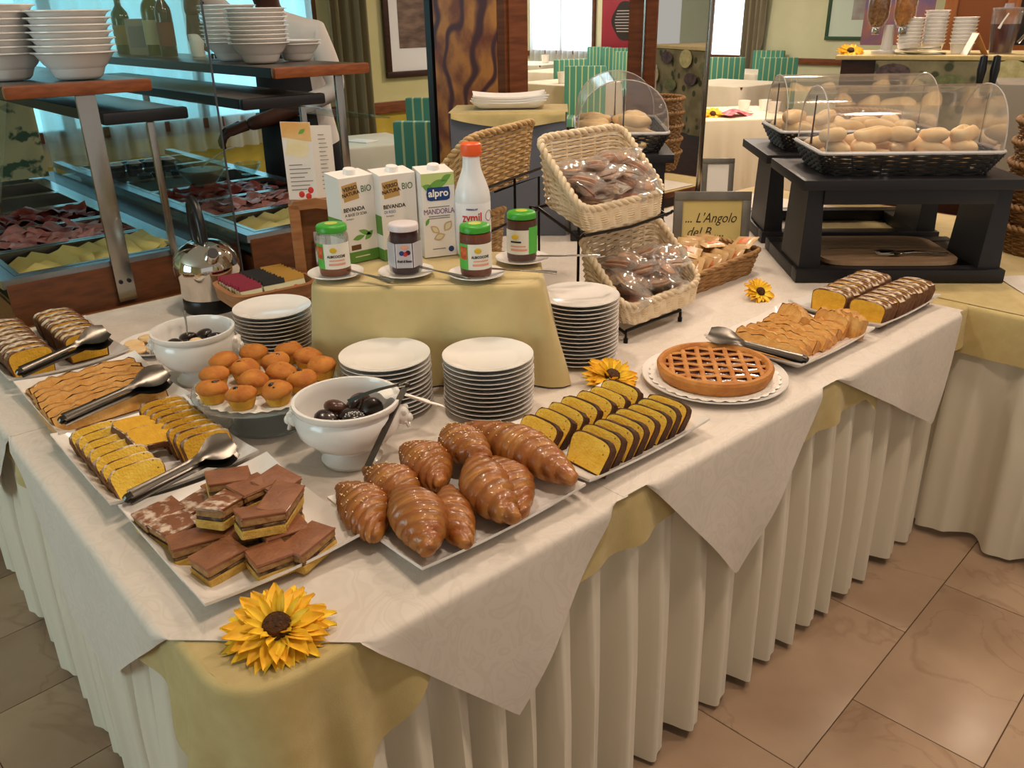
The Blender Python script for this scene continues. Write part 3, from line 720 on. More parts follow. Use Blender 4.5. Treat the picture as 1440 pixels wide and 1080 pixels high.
for i, (x, y, z, tx, ty, k) in enumerate([(-.035, .02, .085, .5, .2, 0), (.03, .03, .09, -.9, .4, 0), (-.005, -.03, .092, .2, .1, 1), (.045, -.01, .09, -.6, .8, 0), (-.05, -.02, .084, .3, -.3, 0), (0, .045, .09, -.5, 0, 2), (.01, .01, .083, 0, 0, 0), (-.03, -.055, .086, .3, 0, 2), (.05, .04, .088, .3, .9, 2)]):
    lab = ['smooth dark chocolate in the bowl with the tongs', 'dark chocolate with white sprinkles in the bowl with the tongs', 'milk chocolate in the bowl with the tongs'][k]
    o = tag(put('chocolate', cbm if k != 2 else cbm2, None, (.422+x, .412+y, T+z), (tx, ty, i)), lab, 'chocolate', 'smooth chocolates by the tongs' if k == 0 else 'milk chocolates by the tongs' if k == 2 else None)
    if k == 1: put('white_sprinkles', dots, o)
for i, (x, y, z, k) in enumerate([(-.045, .01, .092, 0), (-.01, -.03, .096, 1), (.03, .02, .098, 0), (.045, -.015, .096, 0), (0, .04, .094, 0), (-.03, -.045, .092, 1), (.01, 0, .088, 0)]):
    o = tag(put('chocolate', cbm, None, (.368+x, .985+y, T+z), (ru(-.5, .5), ru(-.5, .5), i), (.85, .85, .85)), 'half dipped pale biscuit chocolate in the bowl by the tea box' if k else 'dark chocolate in the bowl by the tea box', 'chocolate', 'half dipped chocolates' if k else 'dark chocolates by the tea box')
    if k: put('biscuit_half', MB().ball((.006, 0, .003), (.02, .02, .0125), 14).mesh('biscuit_half', BREAD, 60), o)
sp = MB().tube([(-.01, .02, .08), (.0, .035, .12), (.005, .045, .155)], [.003, .003, .005], 6, flat=.5); tag(sp.build('serving_spoon', STEEL, None, (.368, .985, T)), 'steel spoon handle sticking out of the chocolate bowl by the tea box', 'spoon')
ck = thing('cookie_plate', 'small white round plate behind the footed bowl', 'plate', (.372, 1.262, T)); put('dish', RPM, ck)
ckm = MB().lathe([(0, 0), (.022, 0), (.026, .005), (.022, .011), (0, .012)], 18).mesh('cookie', BREAD, 50)
for i, (x, y) in enumerate(((-.05, .03), (-.02, -.04), (-.06, -.02), (-.01, .04))): tag(put('cookie', ckm, None, (.372+x, 1.262+y, T+.0065+.0015*i), (.1, 0, i)), 'pale cookie on the small plate behind the footed bowl', 'cookie', 'pale cookies')
nk = MB().grid(lambda a, b: (a*.1, b*.05-.03*a*a, .004*math.sin(a*7)+.004*math.sin(b*9)-.085*a*a*.55*(a > .1)), 14, 8); tag(nk.build('paper_napkin', PAPER, None, (.490, .352, T+.118), R(10), smooth=70), 'white folded napkin hanging over the rim of the chocolate bowl', 'napkin')

# jam tart
tp = tag(MB().lathe([(0, .004), (.12, .004), (.15, .012), (.162, .018), (.163, .0155), (.15, .008), (.12, 0), (0, 0)], 56).build('tart_plate', WHITE, None, (1.218, .155, T)), 'large round white plate under the jam tart', 'plate')
d = MB(); d.v.append((0, 0, .007)); nn = 96
for i in range(nn): a = 2*PI*i/nn; r = .142+.007*abs(math.sin(a*16)); d.v.append((r*math.cos(a), r*math.sin(a), .0125))
for i in range(nn): d.face([0, 1+i, 1+(i+1) % nn])
tag(d.build('paper_doily', LACE, None, (1.218, .155, T+.001), smooth=0), 'white lace doily below the jam tart', 'doily')
TART = M('tart_pastry', 'c98a43', .65, col2='b06c2a', scale=24, bump=.5, bscale=150)
JAM = M('jam', '451310', .15, col2='2a0b0a', scale=20, bump=.5, bscale=70, coat=.6)
tt = thing('jam_tart', 'round jam tart with golden lattice top', 'tart', (1.218, .155, T+.014), R(-48))
MB().lathe([(0, 0), (.122, 0), (.128, .012), (.13, .024), (.126, .030), (.118, .031), (.112, .026), (.110, .018), (0, .018)], 56).build('pastry_shell', TART, tt)
MB().lathe([(0, .0205), (.10, .0205), (.111, .019)], 40).build('jam_filling', JAM, tt)
for d_ in (0, 1):
    for i in range(-3, 4):
        o = i*.0325; hl = math.sqrt(.114**2-o*o); pts = []
        for k in range(25):
            s = -hl+2*hl*k/24; pts.append((s, o, .0225+.0016*math.cos(PI*s/.0325+(PI if (i+d_) % 2 else 0))) if d_ == 0 else (o, s, .0225+.0016*math.cos(PI*s/.0325+(0 if (i+d_) % 2 else PI))))
        MB().tube(pts, .0057, 8, flat=.5).build('lattice_strip', TART, tt)

# sunflowers
def sunflower(x, y, z, s, rot, label, petals=3):
    t = thing('sunflower', label, 'flower', (x, y, z), rot)
    def petal(L, w, up, mat):
        mb = MB(); n = 6
        def fn(a, b):
            ww = w*math.sin(PI*min(.98, .12+.88*a))**.8*(1-.2*a); yy = (b-.5)*2
            return (L*a, ww*yy, up*a-.25*L*a*a*(1 if up > 0 else .2)+.004*s*abs(yy)**2+.001)
        return mb.grid(fn, n, 4).mesh('petal', mat, 80)
    pm = [petal(.056*s, .0125*s, .008*s, PETAL), petal(.048*s, .0115*s, .018*s, PETAL), petal(.026*s, .006*s, .030*s, PETAL)]
    for ring, n in enumerate((24, 22, 12)[:petals]):
        for i in range(n):
            a = 2*PI*(i+.5*ring)/n+ru(-.08, .08); put('petal', pm[ring], t, (.012*s*math.cos(a), .012*s*math.sin(a), .004*s*ring), (ru(-.2, .2), ru(-.15, .1), a), (ru(.9, 1.1),)*3)
    MB().lathe([(0, .024*s), (.008*s, .024*s), (.015*s, .021*s), (.019*s, .013*s), (.017*s, .002*s), (0, 0)], 20).build('seed_head', SEEDS, t)
    MB().lathe([(0, -.001), (.013*s, -.001), (.015*s, .003*s), (0, .004*s)], 12).build('calyx', LEAF, t)
sunflower(.079, .05, T+.006, 1.12, (R(12), R(-8), 0), 'large artificial sunflower lying on the front corner of the table')
sunflower(1.03, .30, T+.012, 1.0, (R(22), R(-10), .4), 'artificial sunflower tucked behind the pound cake plate')
sunflower(1.80, .415, T+.016, .72, (R(35), R(-25), .3), 'small artificial sunflower lying beside the wicker tray', 2)

# serving tongs: two arms joined by a bow
def tongs(p, q, z0, z1, label, gap=.028, spoon=True, mat=TONG, w=.0125, roll=.6):
    p = Vector((p[0], p[1], 0)); q = Vector((q[0], q[1], 0)); d = q-p; L = d.length; rz = math.atan2(d.y, d.x)
    t = thing('serving_tongs', label, 'tongs', (p.x, p.y, z0), (roll, -math.atan2(z1-z0, L), rz))
    for s in (-1, 1):
        mb = MB(); n = 16
        def fn(a, b, s=s):
            x = L*a; open_ = gap*(.25+.75*a)*s*.5
            ww = w*(.7-.15*math.sin(a*PI)) if a < .68 else w*(.7+1.5*math.sin(PI*min(1, (a-.68)/.32*.85)))
            yy = (b-.5)*2
            if spoon: return (x, open_*.35+yy*ww, .006+s*gap*.32*(1-.2*a)+(.004*yy*yy if a > .68 else -.0015*yy*yy))
            return (x, open_+.0012*s*yy*yy, .012+yy*ww)
        mb.grid(fn, n, 4); k = len(mb.v)
        mb.v += [(x, y, z-.0014) for x, y, z in mb.v[:k]]; mb.f += [[i+k for i in f][::-1] for f in mb.f[:]]; mb.m += mb.m[:]
        mb.build('tong_arm', mat, t, smooth=60)
    bow = MB().tube([(.004, 0, .006+gap*.30), (-.006, 0, .006+gap*.2), (-.009, 0, .006), (-.006, 0, .006-gap*.2), (.004, 0, .006-gap*.30)] if spoon else [(.004, gap*.12, .012), (-.006, gap*.1, .012), (-.009, 0, .012), (-.006, -gap*.1, .012), (.004, -gap*.12, .012)], .006, 8, flat=.3)
    bow.build('bow', mat, t)
    return t
tongs((.045, 1.205), (.258, 1.258), T+.042, T+.064, 'steel serving tongs lying across the sugared loaves')
tongs((.043, .872), (.268, .905), T+.042, T+.062, 'steel serving tongs lying across the browned apple cake')
tongs((.036, .482), (.236, .515), T+.040, T+.052, 'steel serving tongs lying in front of the sliced yellow loaf')
tongs((1.384, .030), (1.335, .255), T+.036, T+.050, 'steel serving tongs lying between jam tart and pale apple slices', roll=-.5)
tg = thing('serving_tongs', 'long steel tongs hooked over the rim of the chocolate bowl', 'tongs', (.522, .352, T+.142))
a1 = MB().grid(lambda a, b: (-.02-.085*a+(b-.5)*.004, .006+.04*a+(b-.5)*.011*(1+.4*a), .002-.02*a+.004*math.sin(a*3)), 10, 3); a1.build('tong_arm', TONG, tg, smooth=60)
a2 = MB().grid(lambda a, b: (-.012-.135*a+(b-.5)*.009, -.004-.07*a-(b-.5)*.009, -.002-.085*a), 10, 3); a2.build('tong_arm', TONG, tg, smooth=60)
MB().tube([(-.02, .006, .002), (-.006, .006, .004), (.0, 0, .002), (-.004, -.005, -.001), (-.012, -.004, -.002)], .0055, 8, flat=.35).build('bow', TONG, tg)
# ================================================================ yellow riser with drinks and jams
RA = R(-41.8); RC = (.828, .685); RH = .235; RZ = T+RH+.003
rs_ = thing('riser_box', 'low wooden riser box hidden under the yellow cloth', 'riser', (RC[0], RC[1], T), RA)
MB().rbox(-.235, .235, -.125, .125, 0, RH-.006, .004).build('box', WOODX, rs_)
rc = MB(); hanging(rc, [(-.243, .133), (-.243, -.133), (.243, -.133), (.243, .133), (-.243, .133)], lambda s, t: RH-.004, .016, RH, .008, 10, .007, wl=.19)
for i_, (x_, y_, z_) in enumerate(rc.v):   # gathered folds at the corner beside the plate stacks
    dn = 1-z_/RH; g_ = math.exp(-((x_-.26)/.05)**2-((y_+.13)/.09)**2)*dn; rc.v[i_] = (x_+g_*(.05+.022*math.sin(y_*95)), y_-g_*(.03+.02*math.sin(x_*110)), z_)
rc.prism([(-.247, -.09), (-.235, -.115), (-.215, -.133), (.215, -.133), (.235, -.115), (.247, -.09), (.247, .09), (.235, .115), (.215, .133), (-.215, .133), (-.235, .115), (-.247, .09)], RH-.0015, RH, plane='xy')
tag(rc.build('riser_cloth', M('riser_yellow', 'cdb984', .85, col2='c8b37c', scale=20, bump=.15, bscale=400, sheen=.2), None, (RC[0], RC[1], T), (0, 0, RA), 60), 'plain yellow cloth draped over the riser under cartons and jam jars', 'tablecloth')

CARTON = M('carton_white', 'efe9e4', .45)
GREEN = M('print_green', '5f8f3c', .5); DKGREEN = M('print_dark_green', '2f6a34', .5); BROWNP = M('print_tan', 'c29a5c', .5); INK = M('ink', '1b1712', .5); BLUEINK = M('ink_blue', '2a6aa8', .5)
NAVY = M('print_navy', '1d3c7c', .4); REDP = M('print_red', 'cf3a34', .45); LEAFP = M('print_leaf', '6fa548', .5); OATP = M('print_oat', 'bfa056', .5); ORANGEP = M('cap_orange', 'f0602a', .4); GREYINK = M('ink_grey', '8a857f', .6); PURPLEINK = M('ink_purple', '6b3f7c', .5)
CREAMP = M('print_cream', 'e2d8b8', .5); NUTP = M('print_almond', 'cfae85', .5); LIME = M('print_lime', '57b947', .45); PEACH = M('print_peach', 'e9a58a', .5); YELP = M('print_yellow', 'd8b52c', .5)
def patch(name, pts, mat, parent, y, th=.0004, bend=None):
    """flat printed shape on the carton front (or wrapped round a jar when bend is the radius)"""
    mb = MB()
    if bend:
        x0, x1, z0, z1 = pts; n = 10
        mb.grid(lambda a, b: ((bend+th)*math.sin((x0+(x1-x0)*a)/bend), -(bend+th)*math.cos((x0+(x1-x0)*a)/bend), z0+(z1-z0)*b), n, 1)
    else: mb.prism(pts, y-th, y)
    return mb.build(name, mat, parent, smooth=60 if bend else 0)
def rect(x0, x1, z0, z1): return [(x0, z0), (x1, z0), (x1, z1), (x0, z1)]
def leafshape(cx, cz, L, w, ang):
    p = [(L*(t-.5), w*math.sin(PI*t)) for t in [i/8 for i in range(9)]]+[(L*(t-.5), -w*math.sin(PI*t)) for t in [i/8 for i in range(7, 0, -1)]]
    c, s = math.cos(ang), math.sin(ang); return [(cx+x*c-z*s, cz+x*s+z*c) for x, z in p]
def carton(x, y, rz, w, d, h, label):
    t = thing('drink_carton', label, 'carton', (x, y, RZ), rz)
    b = MB(); b.loft([[(-w/2, -d/2, z), (w/2, -d/2, z), (w/2, d/2, z), (-w/2, d/2, z)] for z in (0, h*.965)], True)
    k = len(b.v); b.v += [(-w/2, -d/2, h*.965), (w/2, -d/2, h*.965), (w/2, d/2, h), (-w/2, d/2, h)]; b.face([k, k+1, k+2, k+3]); b.face([k+1, k+5-4, k+2]) if 0 else None
    b.v += []; b.loft([[(-w/2, -d/2, h*.965), (w/2, -d/2, h*.965), (w/2, d/2, h*.965), (-w/2, d/2, h*.965)], [(-w/2, -d/2+.004, h*.97), (w/2, -d/2+.004, h*.97), (w/2, d/2, h), (-w/2, d/2, h)]], True)
    b.prism([(-w/2-.0006, h*.93), (-w/2+.0, h*.80), (-w/2+.0, h*.965)], -d/2, d/2)
    b.build('box', CARTON, t, smooth=0)
    MB().lathe([(0, 0), (.0145, 0), (.015, .002), (.0145, .012), (.013, .014), (0, .014)], 20).build('cap', M('cap_white', 'f2efec', .35), t, (0, -.004, h*.975), (R(7), 0, 0))
    return t
def verso(x, y, rz, label, soy):
    w, d, h = .092, .062, .205; t = carton(x, y, rz, w, d, h, label); y0 = -d/2-.0002
    c, s_ = math.cos(.12), math.sin(.12); q = lambda X, Z: (-.018+X*c-Z*s_, .165+X*s_+Z*c)
    bs = patch('brand_square', [q(-.02, -.019), q(.02, -.019), q(.02, .019), q(-.02, .019)], BROWNP, t, y0)
    text('VERSO', .0125, M('print_dark_brown', '4a2e14', .5), bs, (-.0185, y0-.0007, .173), (PI/2, -.12, 0), bold=.0004); text('NATURA', .0115, M('print_dark_brown'), bs, (-.0175, y0-.0007, .161), (PI/2, -.12, 0), bold=.0004)
    text('BIO', .021, DKGREEN, t, (.024, y0-.0003, .168), sx=.85)
    text('BEVANDA', .0125, INK, t, (-.012, y0-.0003, .125), bold=.0003)
    text('A BASE DI SOIA' if soy else 'DI RISO', .0095, INK if soy else BLUEINK, t, (-.008 if soy else -.024, y0-.0003, .113), sx=.9)
    text('biologica', .0055, GREYINK, t, (-.025, y0-.0003, .104))
    if soy:
        for cx, cz, L, ww, a in ((.012, .068, .036, .006, -.4), (-.006, .058, .034, .006, .15), (.022, .06, .03, .007, .7)): patch('leaf_print', leafshape(cx, cz, L, ww, a), LEAFP, t, y0)
        patch('bean_print', rect(-.028, -.002, .03, .042), M('print_brown', '6b4a26', .5), t, y0)
        patch('green_band', rect(-w/2, w/2, 0, .026), GREEN, t, y0-.0001)
        patch('small_print', rect(-.02, .02, .012, .0145), CREAMP, t, y0-.0006)
    else:
        for i in range(9): patch('ear_print', leafshape(-.01+.006*i, .062+.003*math.sin(i)-.0012*i, .016, .0028, -.5), OATP, t, y0-.00004*i)
        for a in (.5, .8): patch('leaf_print', leafshape(.026, .06, .04, .003, a+1.2), LEAFP, t, y0-.0005)
        patch('green_band', rect(-w/2, w/2, 0, .026), GREEN, t, y0-.0001)
    
    for z0_, z1_ in ((.06, .105), (0, .026)): MB().box(-w/2-.0006, -w/2-.0001, -d/2, d/2, z0_, z1_).build('side_print', GREEN, t, smooth=0)
verso(.742, .867, 0, 'soya drink carton with green leaves beside the wooden holder', True)
verso(.832, .826, R(-9), 'rice drink carton with golden ears between two other cartons', False)
t = carton(.913, .772, R(-20), .08, .07, .205, 'almond drink carton with blue brand plate beside the milk bottle'); y0 = -.0352
patch('lime_top', rect(-.04, .04, .168, .197), M('print_pale_lime', 'c6d68a', .5), t, y0)
for cx, cz, L, ww, a in ((.0, .172, .05, .010, .25), (.02, .185, .03, .007, .5), (-.024, .165, .03, .008, -.4)): patch('leaf_print', leafshape(cx, cz, L, ww, a), LEAFP, t, y0-.0004)
bpl = patch('brand_plate', [(-.027, .137), (-.02, .134), (.02, .134), (.027, .137), (.029, .15), (.026, .165), (-.026, .165), (-.029, .15)], NAVY, t, y0-.0008)
text('alpro', .0235, PAPER, bpl, (0, y0-.0016, .151), bold=.0006)
text('MANDORLA', .0175, PURPLEINK, t, (0, y0-.0003, .108), sx=.8, space=.95)
for z_ in (.118, .0965, .0915): patch('small_print', rect(-.026, .026, z_, z_+.002), GREYINK, t, y0-.0002)
for cx, cz, L, ww, a in ((.02, .072, .03, .010, .9), (-.012, .066, .028, .008, -.7), (-.002, .048, .03, .009, .3)):
    patch('almond_print', leafshape(cx, cz, L, ww, a), NUTP, t, y0-.0003); patch('almond_heart', leafshape(cx, cz, L*.7, ww*.6, a), CREAMP, t, y0-.0007)
patch('seal_print', [(.026+.007*math.cos(q), .016+.007*math.sin(q)) for q in [2*PI*i/16 for i in range(16)]], NAVY, t, y0-.0003)
patch('small_print', rect(-.02, .012, .018, .02), GREYINK, t, y0-.0002); patch('leaf_print', leafshape(-.03, .085, .02, .004, 1.1), LEAFP, t, y0)
# milk bottle
t = thing('milk_bottle', 'white milk bottle with bright orange cap and red lettering', 'bottle', (.972, .70, RZ), R(-26))
BR = .042
MB().lathe([(0, 0), (.037, 0), (.041, .005), (BR, .014), (BR, .12), (.0425, .135), (.0405, .152), (.034, .172), (.026, .192), (.0215, .207), (.0200, .222), (.02, .235), (0, .235)], 36).build('body', M('milk_white', 'e9e9ec', .3, coat=.2), t)
MB().lathe([(0, .262), (.020, .262), (.0235, .259), (.0245, .252), (.0245, .236), (.0225, .233), (0, .233)], 32).build('cap', ORANGEP, t)
MB().lathe([(BR+.0006, .010), (BR+.0006, .128), (BR+.0002, .1285)], 36).build('label_sleeve', M('sleeve_white', 'e4e2e6', .35), t)
text('zymil', .031, REDP, t, (-.012, 0, .096), bend=BR+.0009, sx=.75, bold=.0006); text('PARMALAT', .0055, NAVY, t, (-.012, 0, .116), bend=BR+.0009, bold=.0002); patch('small_print', (-.03, .012, .076, .0785), NAVY, t, 0, .0009, BR)
patch('swoosh', (-.045, .05, .02, .055), M('print_pale_blue', '9db4d6', .5), t, 0, .0009, BR)
rg_ = MB().tube([((BR+.001)*math.sin((.034+.012*math.cos(q))/BR), -(BR+.001)*math.cos((.034+.012*math.cos(q))/BR), .098+.012*math.sin(q)) for q in [2*PI*i/24 for i in range(24)]], .0009, 4, loop=True); rg_.build('seal_ring', GREYINK, t)
# jam jars on saucers with knives
def jar(x, y, rz, label, kind):
    t = thing('jam_jar', label, 'jar', (x, y, RZ+.0075), rz); r = .035
    body = {'apricot': '8a4a22', 'peach': '7c3c20', 'berry': '3a1018', 'honey': '5c2f1c'}[kind]; h = .112
    JG = M('jar_glass', 'cfd2cc', .06, trans=.9, ior=1.2, alpha=.45)
    fill = h*(.84 if kind != 'apricot' else .32)
    jr = r*(.97 if kind != 'berry' else .87); MB().lathe([(0, .002), (jr*.95, .002), (jr, .006), (jr, fill), (0, fill)], 28).build('jam', M('jam_'+kind, body, .35, col2=body, bump=.3), t)
    if kind == 'berry':
        ring = lambda s, z: [(r*s*math.cos(2*PI*i/6+q*.12), r*s*math.sin(2*PI*i/6+q*.12), z) for i in range(6) for q in (-1, 1)]
        MB().loft([ring(.95, 0), ring(1.06, .006), ring(1.06, .075), ring(.85, .09), ring(.82, h*.86)]).build('glass', JG, t)
    else: MB().lathe([(0, 0), (r*.95, 0), (r, .006), (r, .078), (r*.97, .088), (r*.88, .096), (r*.88, .1)], 32).build('glass', JG, t)
    lid = M('lid_green', '3f9e2c', .35) if kind != 'berry' else M('lid_white', 'dcd2d4', .35)
    lid_o = MB().lathe([(0, .016), (.026, .016), (.031, .0145), (.0335, .011), (.0335, .001), (.032, 0), (0, 0)], 32).build('lid', lid, t, (0, 0, .096))
    if kind != 'berry':
        MB().lathe([(0, .0008), (.014, .0008), (.014, 0), (0, 0)], 20).build('lid_print', M('lid_gold', 'b9c24a', .4), lid_o, (0, 0, .0162))
        patch('label', (-.05, .05, .018, .074), M('label_white', 'ece8dc', .5), t, 0, .0004, r)
        if kind == 'honey': patch('green_panel', (.014, .05, .018, .08), LIME, t, 0, .0008, r)
        else:
            patch('green_panel', (-.05, -.018, .018, .074), LIME, t, 0, .0008, r); patch('fruit_print', (-.04, -.02, .04, .068), M('print_fruit', 'e2733a', .5, col2='b03a2a', scale=80), t, 0, .0012, r)
        MB().ball((0, 0, 0), (.008, .0007, .006), 12).build('emblem', YELP, t, (.004 if kind != 'honey' else -.018, -r-.0006, .060))
        if kind != 'honey': text('ALBICOCCHE', .0078, INK, t, (.010, 0, .046), bend=r+.0009, sx=.85, bold=.0002)
        else: patch('small_print', (-.03, -.004, .045, .049), INK, t, 0, .0008, r)
        patch('small_print', (-.006 if kind != 'honey' else -.03, .028 if kind != 'honey' else .006, .0355, .0385), PEACH, t, 0, .0008, r)
        patch('peach_line', (-.008 if kind != 'honey' else -.03, .03 if kind != 'honey' else .01, .026, .031), PEACH, t, 0, .0008, r)
    else:
        lb = MB(); lb.box(-.0178, .0178, -.0338, -.0328, .018, .072); lb.build('label', M('label_lilac', 'd9d4dc', .5), t, smooth=0)
        for sx in (-1, 1): MB().box(-.0178, .0178, -.0338, -.0328, .018, .072).build('label', M('label_lilac'), t, rot=(0, 0, sx*R(60)), smooth=0)
        y0 = -.0339
        for cx, cz, m in ((-.005, .051, NAVY), (.003, .049, REDP), (.009, .052, M('print_berry', '3d1730', .4))): patch('berry_print', [(cx+.0055*math.cos(q), cz+.0055*math.sin(q)) for q in [2*PI*i/12 for i in range(12)]], m, t, y0)
        text('Frutti di Bosco', .0085, INK, t, (0, y0-.0004, .033), shear=.25, bold=.0003, sx=.62)
        MB().ball((0, 0, 0), (.009, .0006, .005), 12).build('emblem', PEACH, t, (.002, y0, .064))
    return t
sm = MB().lathe([(0, .004), (.035, .004), (.05, .009), (.062, .0125), (.0625, .0108), (.05, .0062), (.034, 0), (0, 0)], 36).mesh('saucer', WHITE, 50)
jars = (('apricot', .630, .772, 'green lidded jar nearly empty of apricot jam beside the soya drink'), ('berry', .748, .668, 'white lidded six-sided berry jam jar in front of the rice drink'),
        ('peach', .850, .545, 'green lidded full apricot jam jar in front of the milk bottle'), ('honey', 1.006, .566, 'green lidded dark jam jar at the end of the riser near the basket'))
names = ('the nearly empty apricot jam jar', 'the berry jam jar', 'the full apricot jam jar', 'the dark jam jar')
for (k, x, y, lab), nm in zip(jars, names):
    jar(x, y, R(-38), lab, k)
    tag(put('saucer', sm, None, (x, y, RZ)), 'white saucer under '+nm, 'saucer')
def knife(x, y, z, rz, tilt, label):
    t = thing('butter_knife', label, 'knife', (x, y, z), (0, tilt, rz))
    MB().prism([(-.05, -.006), (0, -.006), (.02, -.004), (.02, .003), (-.04, .006), (-.055, .002)], -.0006, .0006, plane='xy').build('blade', STEEL, t, smooth=0)
    MB().tube([(.02, 0, 0), (.05, 0, .001), (.085, 0, .001), (.1, 0, 0)], [.0035, .005, .007, .008], 8, flat=.5).build('handle', STEEL, t)
for (x, y, a), nm in zip(((.652, .715, -75), (.782, .618, -73), (.905, .49, -45), (1.06, .50, -30)), names): knife(x, y, RZ+.016, R(a), R(4), 'steel knife resting on the saucer of '+nm)

# wooden holder with menu card and leaflet, tea box, kettle
t = thing('wooden_holder', 'arched wooden leaflet holder standing behind the riser', 'holder', (.865, 1.262, T), R(-28))
LW = M('light_wood', 'a8744a', .5, col2='8f5d36', scale=6, stretch=(2, 2, 12))
MB().rbox(-.075, -.045, -.03, .04, 0, .30, .003).build('upright', LW, t); MB().rbox(.055, .085, -.03, .04, 0, .27, .003).build('upright', LW, t)
MB().prism([(-.075, .29), (-.06, .31), (0, .315), (.07, .30), (.105, .27), (.105, .245), (.06, .275), (0, .288), (-.045, .285)], -.03, .04).build('arch', LW, t)
MB().rbox(-.075, .085, .03, .04, 0, .29, .002).build('back_board', LW, t)
m = thing('menu_card', 'folded breakfast menu card with orange top and strawberries', 'card', (.852, 1.247, T+.314), R(-28))
CARD = M('card_print', 'e9e4de', .5); OR = M('card_orange', 'e0a65a', .5, col2='e9c58a', scale=14)
MB().prism([(-.065, 0), (.012, -.006), (.012, .20), (-.065, .205)], -.0008, 0).build('front_leaf', CARD, m, smooth=0); MB().prism([(0, 0), (.058, 0), (.058, .19), (0, .194)], 0, .0008).build('back_leaf', CARD, m, (.012, 0, -.002), (0, 0, .35), 0)
patch('orange_print', [(-.064, .165), (.011, .15), (.011, .199), (-.064, .204)], OR, m, -.0008); patch('leaf_print', leafshape(-.012, .178, .022, .005, .6), LEAFP, m, -.0014)
patch('sunbeam_print', [(-.06, .12), (-.02, .108), (0, .115), (.004, .15), (-.05, .165)], M('card_cream', 'ead9a8', .5, col2='f0e6c8', scale=20), m, -.0006)
ln = MB()
for i in range(7): ln.box(-.055, -.02+.03*((i*37 % 10)/10), -.0016, -.0012, .09-.011*i, .0925-.011*i)
for i in range(14): ln.box(.02, .045+.008*((i*53 % 10)/10), -.0016+.008, .0062, .165-.011*i, .167-.011*i)
ln.build('lettering', GREYINK, m, smooth=0)
for cx, cz in ((-.03, .012), (-.005, .022), (-.012, .006)): MB().ball((cx, -.001, cz), (.008, .0008, .009), 10).build('strawberry_print', REDP, m)
lf = thing('photo_leaflet', 'glossy photo leaflet leaning in the wooden holder', 'leaflet', (.862, 1.205, T+.002), (R(-14), 0, R(-28)))
MB().box(-.04, .075, -.001, 0, 0, .22).build('sheet', M('leaflet', 'b9bcc6', .3, col2='5a3f38', scale=18, lo=.45, hi=.55), lf, smooth=0)
t = thing('tea_box', 'wooden tea box with rounded sides full of tea bags', 'box', (.685, 1.262, T), R(-4))
rrect = lambda a, b, z: [(a*math.copysign(abs(math.cos(q))**.4, math.cos(q)), b*math.copysign(abs(math.sin(q))**.4, math.sin(q)), z) for q in [2*PI*(i+.5)/32 for i in range(32)]]
MB().loft([rrect(.085, .075, .048), rrect(.118, .100, .07), rrect(.124, .106, .108), rrect(.112, .094, .11), rrect(.105, .088, .062)], True).build('body', LW, t)
MB().loft([rrect(.06, .055, 0), rrect(.05, .045, .05)]).build('foot', DARKWOOD, t)
sb = MB().prism([(-.03, 0), (.03, 0), (.03, .055), (-.03, .06)], -.002, .002).mesh('tea_bag', M('tea_cream', 'd6d3ae', .5), 0); tp_ = MB().box(-.0305, .0305, -.0028, .0028, .048, .062).mesh('bag_edge', BLACK, 0); tpr = MB().box(-.0305, .0305, -.0028, .0028, .048, .062).mesh('bag_edge', M('tea_red', '8a1f3a', .5), 0); tpo = MB().box(-.0305, .0305, -.0028, .0028, .048, .062).mesh('bag_edge', M('tea_amber', 'b58a34', .5), 0); em = MB().ball((0, -.003, .03), (.009, .0006, .006), 10).mesh('emblem', REDP, 60)
for col, (x, mt, lab, tint) in enumerate(((-.068, tpr, 'cream tea bag with dark red edge in the tea box', 'red edged tea bags'), (-.004, tp_, 'cream tea bag with black edge in the tea box', 'black edged tea bags'), (.06, tpo, 'amber edged tea bag in the tea box', 'amber edged tea bags'))):
    for i in range(9):
        o = tag(put('tea_bag', sb, None, (.685+x+ru(-.002, .002), 1.262-.070+.0165*i, T+.066), (R(-22), 0, R(-4)+ru(-.05, .05))), lab, 'tea bag', tint); put('bag_edge', mt, o)
        if i == 0: put('emblem', em, o)
t = thing('electric_kettle', 'chrome domed electric kettle with black base and handle', 'kettle', (.612, 1.475, T), R(-98))
MB().lathe([(0, 0), (.078, 0), (.08, .006), (.079, .034), (.075, .04), (0, .04)], 40).build('base', BLACKP, t)
MB().lathe([(0, .04), (.078, .04), (.08, .05), (.084, .085), (.092, .112), (.0925, .132), (.084, .158), (.067, .180), (.045, .194), (.03, .198), (0, .199)], 48).build('body', CHROME, t)
MB().lathe([(0, .215), (.008, .214), (.012, .208), (.012, .2), (.034, .197), (.034, .193), (0, .193)], 24).build('lid', CHROME, t)
spo = MB().tube([(.055, 0, .15), (.08, 0, .168), (.098, 0, .182)], [.024, .02, .016], 16).build('spout', CHROME, t)
MB().tube([(.092, 0, .178), (.0995, 0, .1835)], [.0145, .0145], 16).build('spout_hole', BLACK, spo)
MB().tube([(.018, 0, .195), (.012, 0, .25), (-.01, 0, .29), (-.04, 0, .305), (-.066, 0, .29), (-.078, 0, .25), (-.075, 0, .2), (-.066, 0, .165)], [.012, .013, .0135, .0135, .0135, .013, .013, .012], 12).build('handle', BLACKP, t)

